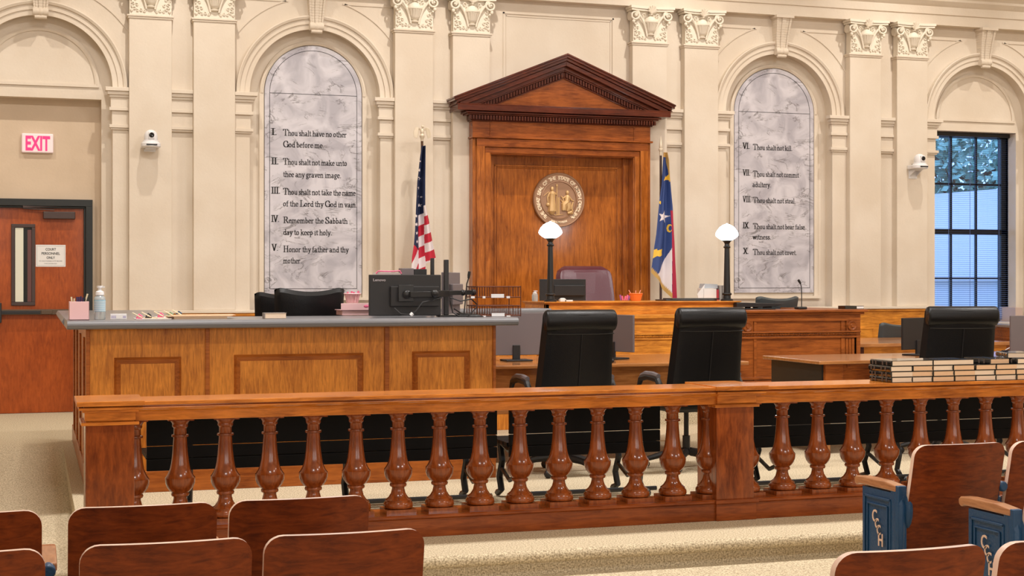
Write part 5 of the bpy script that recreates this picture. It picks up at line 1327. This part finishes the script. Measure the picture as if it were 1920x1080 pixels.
x2, y2 = at(843, 10.45)
monitor('monitor', 'dark grey monitor turned edge-on behind the black monitor arm pole', x2+0.035, y2+0.04, CT, 0.52, 0.305, 1.08, 0, GREYP, 0.05, 0.012, stand=False)
t = thing('monitor_mount', 'black double monitor mount on two poles behind the large black monitor', 'monitor arm', (*at(837, 10.15), CT))
m = MB(); xp, yp = at(836.5, 10.15); m.box(xp-0.016, xp+0.016, yp-0.016, yp+0.016, CT+0.012, Z(836, 487, 10.15)); obj('pole', m, BLKM, t, bevel=0.003)
m = MB(); m.box(xp-0.06, xp+0.06, yp-0.05, yp+0.05, CT, CT+0.012); obj('base_plate', m, BLKM, t)
za_ = Z(836, 550, 10.1)
m = MB(); m.bar((xp, yp-0.03, za_), (X(812,10.0), -6.03, za_-0.004), 0.035, 0.045); m.bar((X(812,10.0), -6.03, za_-0.004), (X(767,9.96), -6.06, za_-0.006), 0.03, 0.038); m.ball((X(763,9.98), -6.035, za_-0.006), 0.03, 12, 8, (1,0.5,1)); m.box(X(748,9.98), X(776,9.98), -6.012, -5.998, za_-0.055, za_+0.06)
for px_b in (812,): m.ball((X(px_b,10.0), -6.04, za_), 0.03, 12, 8)
obj('arm', m, BLKM, t, bevel=0.002)
m = MB(); m.bar((xp, yp-0.03, za_+0.003), (X(886,10.2), -5.82, za_+0.006), 0.03, 0.032); m.ball((X(868,10.15), -5.85, za_+0.004), 0.022, 10, 8); m.ball((X(886,10.2), -5.82, za_+0.006), 0.024, 10, 8); obj('arm', m, BLKM, t, bevel=0.002)
m = MB()
m.tube([(X(826,10.05), -5.97, za_-0.03), (X(810,10.0), -6.03, za_-0.045), (X(790,9.96), -6.07, za_-0.06), (X(778,9.95), -6.08, za_-0.12), (X(768,9.95), -6.08, za_-0.145), (X(750,9.95), -6.075, za_-0.14), (X(738,9.97), -6.05, za_-0.10)], 0.0055, 6)
m.tube([(X(842,10.1), -5.93, za_-0.03), (X(860,10.1), -5.95, za_-0.055), (X(880,10.1), -5.95, za_-0.04), (X(893,10.2), -5.85, za_-0.09), (X(872,10.2), -5.85, za_-0.17), (X(848,10.15), -5.9, za_-0.11)], 0.005, 6)
m.tube([(X(841,10.1), -5.94, za_-0.05), (X(846,10.1), -5.94, CT+0.03), (X(860,10.05), -5.96, CT+0.006), (X(885,10.0), -6.0, CT+0.005)], 0.005, 6)
obj('cable', m, BLKP, t)
m = MB(); m.tube([(X(772,9.94), -6.085, za_-0.135), (X(768,9.94), -6.085, za_-0.15)], 0.013, 6); obj('white_plug', m, WHITE, t)
xq, yq = at(810.5, 10.6); t = thing('black_post', 'black post standing behind the large black monitor under the flag', 'post', (xq, yq, CT))
m = MB(); m.box(xq-0.013, xq+0.013, yq-0.013, yq+0.013, CT, Z(810, 484, 10.6)); m.box(xq-0.05, xq+0.05, yq-0.05, yq+0.05, CT, CT+0.01); obj('post', m, BLKM, t, bevel=0.003)
x, y = at(776, 11.0); y = -5.42; t = thing('label_printer', 'grey and black printer whose top shows above the large black monitor', 'printer', (x, y, CT))
za1 = Z(776, 503, 10.6)
m = MB(); m.box(X(752,10.6), X(775,10.6), y-0.0, y+0.1, CT, za1); obj('housing', m, GREYP, t, bevel=0.004)
m = MB(); m.box(X(775,10.6)+0.001, X(799,10.6), y, y+0.1, CT, za1-0.006); obj('cover', m, BLKP, t, bevel=0.003)
x, y = X(725,10.6), -5.45; z1 = Z(725, 513, 10.6)
t = thing('letter_sorter', 'upright sorter with pink trimmed papers showing above the large black monitor', 'letter sorter', (x, y, CT))
m = MB(); m.box(X(702,10.6), X(749,10.6), y-0.01, y+0.12, CT, z1-0.02); obj('stand', m, BLKP, t)
m = MB(); m.box(X(702,10.6), X(749,10.6), y, y+0.1, z1-0.02, z1+0.008); obj('papers', m, PAPER, t)
m = MB(); m.tube([(X(702,10.6), y-0.005, z1), (X(706,10.6), y-0.01, z1+0.018), (X(725,10.6), y-0.01, z1+0.015), (X(746,10.6), y-0.01, z1+0.02), (X(749,10.6), y-0.005, z1)], 0.006, 6); obj('pink_trim', m, HPINK, t)
# microphones
def mic(px0, py0, px1, py1, d, label, zb, bend=0.0, head=0.05):
    x0, y0 = at(px0, d); x1, _ = at(px1, d); z1 = Z(px1, py1, d)
    t = thing('microphone', label, 'microphone', (x0, y0, zb))
    m = MB(); m.box(x0-0.05, x0+0.05, y0-0.05, y0+0.05, zb, zb+0.025); obj('mic_base', m, BLKP, t, bevel=0.01, seg=3)
    q = [(x0, y0, zb+0.02), (x0+(x1-x0)*0.3, y0, zb+(z1-zb)*0.35), (x0+(x1-x0)*(0.6-bend), y0, zb+(z1-zb)*0.72), (x1, y0, z1-head)]
    m = MB(); m.tube(q, 0.0045, 8); obj('gooseneck', m, BLKM, t)
    e = (x1 + (x1-q[2][0])*0.5, y0, z1)
    m = MB(); m.tube([(x1, y0, z1-head), ((x1+e[0])/2, y0, z1-head*0.5), e], [0.007,0.011,0.010], 10); obj('mic_head', m, BLKP, t)
mic(870, 590, 878.5, 509, 10.12, 'thin black gooseneck microphone between the monitor arm and the wire trays', CT)
mic(1137, 676, 1149, 607, 10.75, 'black gooseneck microphone on the counsel table between the two tall chairs', 0.751, 0.2, 0.03)
mx0, my0 = at(1503, 13.35); zmb = zw(580.5)+0.001
t = thing('microphone', 'black gooseneck microphone standing on the witness box', 'microphone', (mx0, my0, zmb))
m = MB(); m.box(mx0-0.06, mx0+0.04, my0-0.05, my0+0.05, zmb, zmb+0.025); obj('mic_base', m, BLKP, t, bevel=0.01, seg=3)
def zmq(py): return Z(1500, py, 13.35)
m = MB(); m.tube([(mx0, my0, zmb+0.02), (mx0, my0, zmq(560)), (mx0, my0, zmq(546)), (mx0-0.003, my0, zmq(538)), (mx0-0.012, my0, zmq(532))], 0.005, 8); obj('gooseneck', m, BLKM, t)
m = MB(); m.tube([(mx0-0.012, my0, zmq(532)), (mx0-0.025, my0, zmq(528)), (mx0-0.038, my0, zmq(524.5))], [0.009,0.013,0.011], 10); obj('mic_head', m, BLKP, t)
# wire trays
d = 10.35; t = thing('wire_tray', 'copper wire two-tier letter tray with white labels at the right end of the counter', 'letter tray', (*at(922, d), CT))
xa, xb_ = X(884, 10.2), X(964, 10.2); ya, yb_ = -5.95, -5.68
def zq(py): return Z(922, py, 10.15)
tiers = [(zq(592)+0.004, zq(573)), (zq(557), zq(537.5))]
for z0, z1 in tiers:
    m = MB()
    for z in (z0, z1):
        m.tube([(xa,ya,z),(xb_,ya,z),(xb_,yb_,z),(xa,yb_,z),(xa,ya,z)], 0.0045, 6)
    n = 17
    for k in range(n+1):
        xx = xa+(xb_-xa)*k/n; m.tube([(xx,ya,z1),(xx,ya,z0),(xx,yb_,z0),(xx,yb_,z1)], 0.0024, 4)
    for k in range(8):
        yy = ya+(yb_-ya)*k/7; m.tube([(xa,yy,z1),(xa,yy,z0),(xb_,yy,z0),(xb_,yy,z1)], 0.0024, 4)
    obj('wire_basket', m, WIRE, t)
for xx in (xa, xb_):
    for yy in (ya, yb_):
        m = MB(); m.tube([(xx,yy,CT),(xx,yy,zq(536))], 0.0035, 6); obj('corner_post', m, WIRE, t)
for (pa, pb_, py0, py1) in ((922,946,551,558),(884,891,555,559),(906,911,555,559),(951,957,555,559),(923,947,586.5,592.5),(906,912,591,594),(951,958,591,594)):
    m = MB(); m.box(X(pa,10.03), X(pb_,10.03), ya-0.009, ya-0.004, zq(py1), zq(py0)); obj('tag', m, WHITE, t)
m = MB(); x, y = at(890, 10.0); m.ball((x, y, CT+0.004), 0.04, 14, 8, (1.3,0.8,0.4)); m.box(x-0.055, x+0.055, y-0.035, y+0.035, CT, CT+0.006); 
for i, v in enumerate(m.v): m.v[i] = (v[0], v[1], max(v[2], CT))
o = obj('computer_mouse', m, BLKP, None, loc=(x, y, CT)); tag(o, 'black computer mouse on the counter at the foot of the monitor arm', 'mouse')
# ---- on the counsel table
monitor('monitor', 'grey monitor seen from behind at the left end of the counsel table', X(968, 11.15), 11.15-16, 0.751, 0.52, 0.337, 0.0, 0.0, GREYP, 0.04, 0.045, back=False)
monitor('monitor', 'grey monitor turned sideways on the counsel table between the two tall chairs', X(1148, 11.2), 11.2-16, 0.751, 0.46, 0.30, -1.15, 0.0, GREYP, 0.04, 0.06, back=False)
m = MB(); m.box(X(930,10.6), X(936,10.6), -5.4, -5.2, 0.7505, 0.758); 
# ---- on the judge bench
bottle(1003, 13.75, 0.030, 0.105, jt, 'small clear sanitizer bottle at the left end of the judge bench', lab=False)
monitor('monitor', 'black monitor seen from behind on the judge bench before the burgundy chair', X(1056, 13.9), 13.9-16, jt, 0.485, 0.215, 0.0, 0.0, BLKP, 0.06, 0.004, stand=False)
x, y = at(1062, 13.62); t = thing('cable_clutter', 'crumpled white paper and adapters at the foot of the left bench lamp', 'papers', (x, y, jt))
m = MB(); m.box(x-0.07, x-0.01, y-0.02, y+0.03, jt, jt+0.022); m.box(x-0.02, x+0.06, y-0.02, y+0.03, jt, jt+0.014); m.ball((x-0.04, y, jt+0.024), 0.02, 8, 6, (1.6,1,0.5)); obj('crumpled_paper', m, PAPER, t)
x, y = at(1192, 13.8); t = thing('pencil_basket', 'orange basket of pencils on the judge bench', 'basket', (x, y, jt))
m = MB(); m.lathe([(0.042,0),(0.062,0.07),(0.066,0.07),(0.046,0)], x, y, 18, False, None, jt)
for k in range(18): a = 2*PI*k/18; m.tube([(x+0.047*math.cos(a), y+0.047*math.sin(a), jt+0.002), (x+0.069*math.cos(a+.15), y+0.069*math.sin(a+.15), jt+0.076)], 0.003, 5)
m.tube([(x+0.067*math.cos(2*PI*k/20), y+0.067*math.sin(2*PI*k/20), jt+0.073) for k in range(21)], 0.005, 6); obj('basket', m, ORANGE, t)
for k, (dx, tx, h) in enumerate(((-0.04,-0.035,0.108),(0.0,0.0,0.104),(0.03,0.022,0.108))):
    m = MB(); m.tube([(x+dx*0.5, y, jt+0.01), (x+dx+tx, y, jt+h)], 0.0045, 6); o = obj('pencil', m, simple('pencil_salmon', (0.85,0.35,0.25), 0.5), None, loc=(x+dx*0.5, y, jt+0.01)); tag(o, '%s pencil sticking out of the orange basket' % ['leftmost','middle','rightmost'][k], 'pencil', 'pencils in the orange basket')
x, y = at(1173, 13.75); t = thing('binder_clips', 'heap of pink and purple clips beside the orange basket on the judge bench', 'clips', (x, y, jt))
PURP = simple('purple_plastic', (0.30,0.10,0.32), 0.4)
for k, (dx, dz, mt_) in enumerate(((-0.05,0.03,PURP),(-0.03,0.02,HPINK),(-0.01,0.018,HPINK),(0.012,0.03,HPINK),(0.03,0.02,PURP))):
    m = MB(); m.tube([(x+dx, y, jt+0.006), (x+dx+(-0.01 if k < 2 else 0.012), y, jt+0.03+dz)], [0.007,0.010], 6); obj('clip', m, mt_, t)
x, y = at(1275, 13.5); m = MB(); m.box(X(1247,13.6), X(1343,13.6), -2.42, -2.15, jt, jt+0.014); m.box(X(1260,13.6), X(1350,13.6), -2.40, -2.17, jt+0.014, jt+0.026)
o = obj('closed_laptop', m, simple('dark_laptop', (0.02,0.018,0.016), 0.35), None, bevel=0.004, loc=(x, -2.3, jt)); tag(o, 'closed dark laptop lying on the judge bench left of the right lamp', 'laptop')
x = X(1330, 13.95); y = -2.05; t = thing('document_sorter', 'white document sorter with leaning papers on the judge bench beside the right lamp', 'document sorter', (x, y, jt))
def zs_(py): return Z(1330, py, 13.95)
m = MB(); m.box(X(1317,13.95), X(1340,13.95), y-0.04, y+0.12, jt, zs_(541)); obj('paper_stack', m, PAPER, t)
m = MB(); m.ext([(X(1318,13.95), zs_(540.5)), (X(1344,13.95), zs_(540.5)), (X(1344,13.95), zs_(533)), (X(1320,13.95), zs_(532))], y-0.02, y+0.1, 'y'); obj('tray_top', m, simple('sorter_grey', (0.45,0.48,0.52), 0.4), t)
m = MB(); m.ext([(X(1308,13.95), jt), (X(1316,13.95), jt), (X(1319,13.95), zs_(534)), (X(1305,13.95), zs_(552))], y-0.03, y-0.02, 'y'); obj('loose_sheet', m, PAPER, t)
m = MB(); m.box(X(1340.5,13.95), X(1344.5,13.95), y-0.04, y+0.1, jt, zs_(543)); obj('red_folder', m, simple('red_card', (0.45,0.03,0.05), 0.5), t)
for pa in (1346, 1352):
    m = MB(); m.box(X(pa,13.95), X(pa+4.5,13.95), y-0.04, y+0.1, jt, zs_(535)); obj('binder', m, simple('grey_binder', (0.35,0.33,0.31), 0.5), t, bevel=0.003)
# ---- on the witness box
wzt_ = zw(580.5)
x0, x1 = X(1379, 13.35), X(1468, 13.35); t = thing('touch_screen', 'black flat touch screen tilted back on a short stand on the witness box', 'screen', ((x0+x1)/2, -2.6, wzt_))
zt0, zt1 = Z(1420,567,13.35), Z(1420,573.5,13.35)
m = MB(); m.ext([(x0, zt0), (x1, zt0-0.012), (x1-0.09, zt1-0.004), (x1-0.3, zt1-0.012), (x0, zt1-0.012)], -2.68, -2.42, 'y'); obj('screen', m, BLKP, t, bevel=0.004)
m = MB(); m.bar((X(1438,13.35), -2.58, zt1-0.005), (X(1450,13.35), -2.60, wzt_+0.01), 0.05, 0.035); m.box(X(1404,13.35), X(1412,13.35), -2.6, -2.56, wzt_, zt1-0.01); m.box(X(1419,13.35), X(1425,13.35), -2.6, -2.56, wzt_, zt1-0.01); obj('stand', m, BLKP, t)
m = MB(); m.box(X(1390,13.35), X(1452,13.35), -2.68, -2.45, wzt_, wzt_+0.012); obj('base', m, BLKP, t, bevel=0.004)
m = MB(); m.box(X(1381,13.4), X(1402,13.4), -2.52, -2.42, wzt_, wzt_+0.02); o = obj('tissue_packet', m, PAPER, None, loc=(X(1390,13.4), -2.5, wzt_)); tag(o, 'white packet on the witness box under the left end of the touch screen', 'packet')
x, y = at(1600, 13.3); t = thing('holy_book', 'small black book with white page edges lying at the right end of the witness box', 'book', (x, y, wzt_))
m = MB(); m.box(x-0.12, x+0.095, y-0.05, y+0.09, wzt_, wzt_+0.006); m.box(x-0.12, x+0.095, y-0.05, y+0.09, wzt_+0.028, wzt_+0.034); m.box(x-0.125, x+0.01, y-0.052, y+0.09, wzt_, wzt_+0.034); obj('cover', m, COVB, t, bevel=0.003)
m = MB(); m.box(x+0.01, x+0.09, y-0.048, y+0.088, wzt_+0.006, wzt_+0.028); obj('pages', m, PAPER, t)
# ---- right side
monitor('monitor', 'black monitor on the counsel table left of the tall black chair behind the books', X(1722, 10.95), 10.95-16, 0.751, 0.42, 0.27, 0.35, 0.0, BLKP, 0.04, 0.05, back=False)
monitor('monitor', 'dark monitor cut by the right edge of the picture on the counsel table', X(1944, 10.6), 10.6-16, 0.751, 0.52, 0.31, 0.0, 0.0, GREYP, 0.04, 0.03, back=False)
x, y = at(1892, 11.05); t = thing('power_adapter', 'small black adapter with a looped white cable on the counsel table', 'adapter', (x, y, 0.751))
m = MB(); m.box(x-0.06, x+0.08, y-0.03, y+0.03, 0.751, 0.775); obj('housing', m, BLKP, t, bevel=0.004); m = MB(); m.tube([(x-0.06,y-0.03,0.78),(x-0.02,y-0.04,0.80),(x+0.03,y-0.04,0.795),(x+0.05,y-0.05,0.76),(x,y-0.08,0.755),(x-0.05,y-0.08,0.755)], 0.004, 6); obj('cable', m, WHITE, t)
# ================================================================= THEATRE SEATS
FL = -0.13
def seat_panel(mb, me_, W=0.475, z0=0.31, z1=0.78, lean=0.09, bow=0.030, th=0.024, r=0.055, edge=None):
    """curved plywood back: material 0 faces, 1 edge"""
    n = 36; L = W/2
    out = []
    out += [(-L+0.02, z0), (L-0.02, z0)]
    for k in range(7): a = R(-90+90*k/6); 
    out = [(-L+0.03, z0), (L-0.03, z0), (L-0.012, z0+0.03), (L-0.006, z0+0.2)]
    for k in range(8): a = R(90*k/7); out.append((L-r+r*math.cos(a), z1-r+r*math.sin(a)))
    for k in range(8): a = R(90+90*k/7); out.append((-L+r+r*math.cos(a), z1-r+r*math.sin(a)))
    out += [(-L+0.006, z0+0.2), (-L+0.012, z0+0.03)]
    def yy(x, z): t = (z-z0)/(z1-z0); return -lean*t - bow*(1-(x/L)**2) + 0.03*(1-t)**2
    # fill by columns
    nx_ = 24; nz_ = 16
    def halfspan(x):
        zs_lo = z0; zs_hi = z1; ax = abs(x)
        if ax > L-r: zs_hi = z1-r+math.sqrt(max(r*r-(ax-(L-r))**2, 0))
        return zs_lo, zs_hi
    xs = [-L + W*i/nx_ for i in range(nx_+1)]
    xs = sorted(set(xs + [s_*(L-r+r*math.sin(R(15*k))) for k in range(7) for s_ in (-1, 1)]))
    V = []; 
    for side in (0, 1):
        for x in xs:
            lo, hi = halfspan(x)
            for j in range(nz_+1):
                z = lo+(hi-lo)*j/nz_; V.append((x, yy(x, z) + side*th, z))
    cnt = len(xs)*(nz_+1); Fc = []; w_ = nz_+1
    for i in range(len(xs)-1):
        for j in range(nz_):
            Fc.append((i*w_+j, (i+1)*w_+j, (i+1)*w_+j+1, i*w_+j+1)); Fc.append((cnt+i*w_+j, cnt+i*w_+j+1, cnt+(i+1)*w_+j+1, cnt+(i+1)*w_+j))
    mb.add(V, Fc, True, 0)
    Fe = []
    for i in range(len(xs)-1):
        Fe.append((i*w_+nz_, (i+1)*w_+nz_, cnt+(i+1)*w_+nz_, cnt+i*w_+nz_)); Fe.append((i*w_, cnt+i*w_, cnt+(i+1)*w_, (i+1)*w_))
    for j in range(nz_):
        Fe.append((j, j+1, cnt+j+1, cnt+j)); k = (len(xs)-1)*w_; Fe.append((k+j, cnt+k+j, cnt+k+j+1, k+j+1))
    b = len(mb.v); mb.add(V, Fe, False, 1)
SEATN = [0]
def theatre_seat(label, x, d, left_end=False, right_arm=True, left_arm=False):
    y = d-16
    t = thing('theatre_seat', label, 'theatre seat', (x, y, FL), 0, 'wooden theatre seats of the gallery', world=False)
    m = MB(); seat_panel(m, None); obj('backrest', m, [SEATW, SEATE], t)
    m = MB(); m.box(-0.20, 0.20, 0.13, 0.155, 0.20, 0.50); obj('seat', m, [SEATW], t, bevel=0.01)
    pitch = 0.515
    sides = []
    if right_arm: sides.append((pitch/2, False))
    if left_end: sides.append((-pitch/2, True))
    elif left_arm: sides.append((-pitch/2, False))
    for sx, end in sides:
        m = MB()
        if end:
            m.box(sx-0.022, sx+0.018, 0.02, 0.285, 0.0, 0.555)
            for a in ((0.04,0.265,0.51,0.522),(0.04,0.265,0.06,0.072),(0.04,0.05,0.06,0.522),(0.255,0.265,0.06,0.522),(0.065,0.24,0.48,0.488),(0.065,0.24,0.235,0.241),(0.065,0.24,0.205,0.211),(0.065,0.073,0.095,0.488),(0.232,0.24,0.095,0.488)):
                m.box(sx-0.029, sx-0.022, a[0], a[1], a[2], a[3])
            m.tube([(sx-0.005, 0.02, 0.585), (sx-0.005, -0.005, 0.50), (sx-0.005, 0.0, 0.30), (sx-0.005, 0.05, 0.0)], [0.02,0.026,0.024,0.022], 8); m.box(sx-0.024, sx+0.02, -0.02, 0.045, 0.27, 0.59)
            m.ball((sx+0.03, -0.005, 0.48), 0.035, 12, 8, (0.7,1,2.4))
        else:
            m.box(sx-0.014, sx+0.014, 0.04, 0.28, 0.0, 0.54); m.box(sx-0.012, sx+0.012, 0.0, 0.05, 0.26, 0.58)
            m.lathe([(0.0,-0.05),(0.020,-0.05),(0.024,-0.04),(0.022,0.02),(0,0.02)], sx, 0, 14, True, None, 0.57, 'y')
            m.tube([(sx, 0.0, 0.52), (sx, 0.02, 0.30), (sx, 0.1, 0.02)], 0.018, 8)
        st = obj('end_standard' if end else 'standard', m, BLUEM, t, bevel=0.004)
        m = MB(); w_ = 0.028
        prof = [(0.0,0.562),(0.0,0.590),(0.10,0.600),(0.28,0.600),(0.335,0.596),(0.350,0.584),(0.346,0.562),(0.33,0.553),(0.31,0.562)]
        m.ext(prof, sx-w_, sx+w_, 'x'); obj('armrest', m, ARMW, t, bevel=0.006)
        if end:
            m = MB()
            for ch, dz, dy, sz in (('C',0.405,0.145,0.080),('C',0.378,0.126,0.064),('C',0.350,0.110,0.064),('H',0.300,0.095,0.082)):
                Mx = Matrix.Translation((sx-0.031, dy+0.02, dz)) @ Matrix.Rotation(-PI/2, 4, 'Z') @ Matrix.Diagonal((0.75,1,1,1))
                put_text(m, ch, Mx, sz, 0.0015, 0.001)
            obj('monogram', m, MONOG, st)
    return t
def XS(pa, pb_, d): return (X(pa, d)+X(pb_, d))/2
DA, DB, DC = 5.06, 4.34, 3.60
xB = XS(125, 403, DA); theatre_seat('wooden theatre seat, second from the left in the front row at the left', xB, DA)
theatre_seat('wooden theatre seat, third from the left in the front row at the left', XS(427, 680, DA), DA)
theatre_seat('wooden theatre seat cut by the left edge in the front row at the left', xB-0.555, DA)
xE = XS(150, 463, DB); theatre_seat('wooden theatre seat with small scratches, nearer row at the left, middle one', xE, DB)
theatre_seat('wooden theatre seat, nearer row at the left, the one beside the aisle', XS(488, 783, DB), DB)
theatre_seat('wooden theatre seat cut by the left edge in the nearer row at the left', xE-0.565, DB)
xG = XS(1706, 1882, 5.74); theatre_seat('aisle theatre seat with blue monogrammed end nearest the balustrade at the right', xG, 5.80, left_end=True)
theatre_seat('wooden theatre seat cut by the right edge, next to the foremost aisle seat', xG+0.515, 5.80)
theatre_seat('aisle theatre seat with blue monogrammed end mostly cut by the right edge', 3.785+0.2575, 5.06, left_end=True)
xI = XS(1541, 1812, DC); theatre_seat('wooden theatre seat at the bottom right, left one of the nearest two', xI, DC, left_arm=True)
theatre_seat('wooden theatre seat in the bottom right corner, right one of the nearest two', xI+0.520, DC)
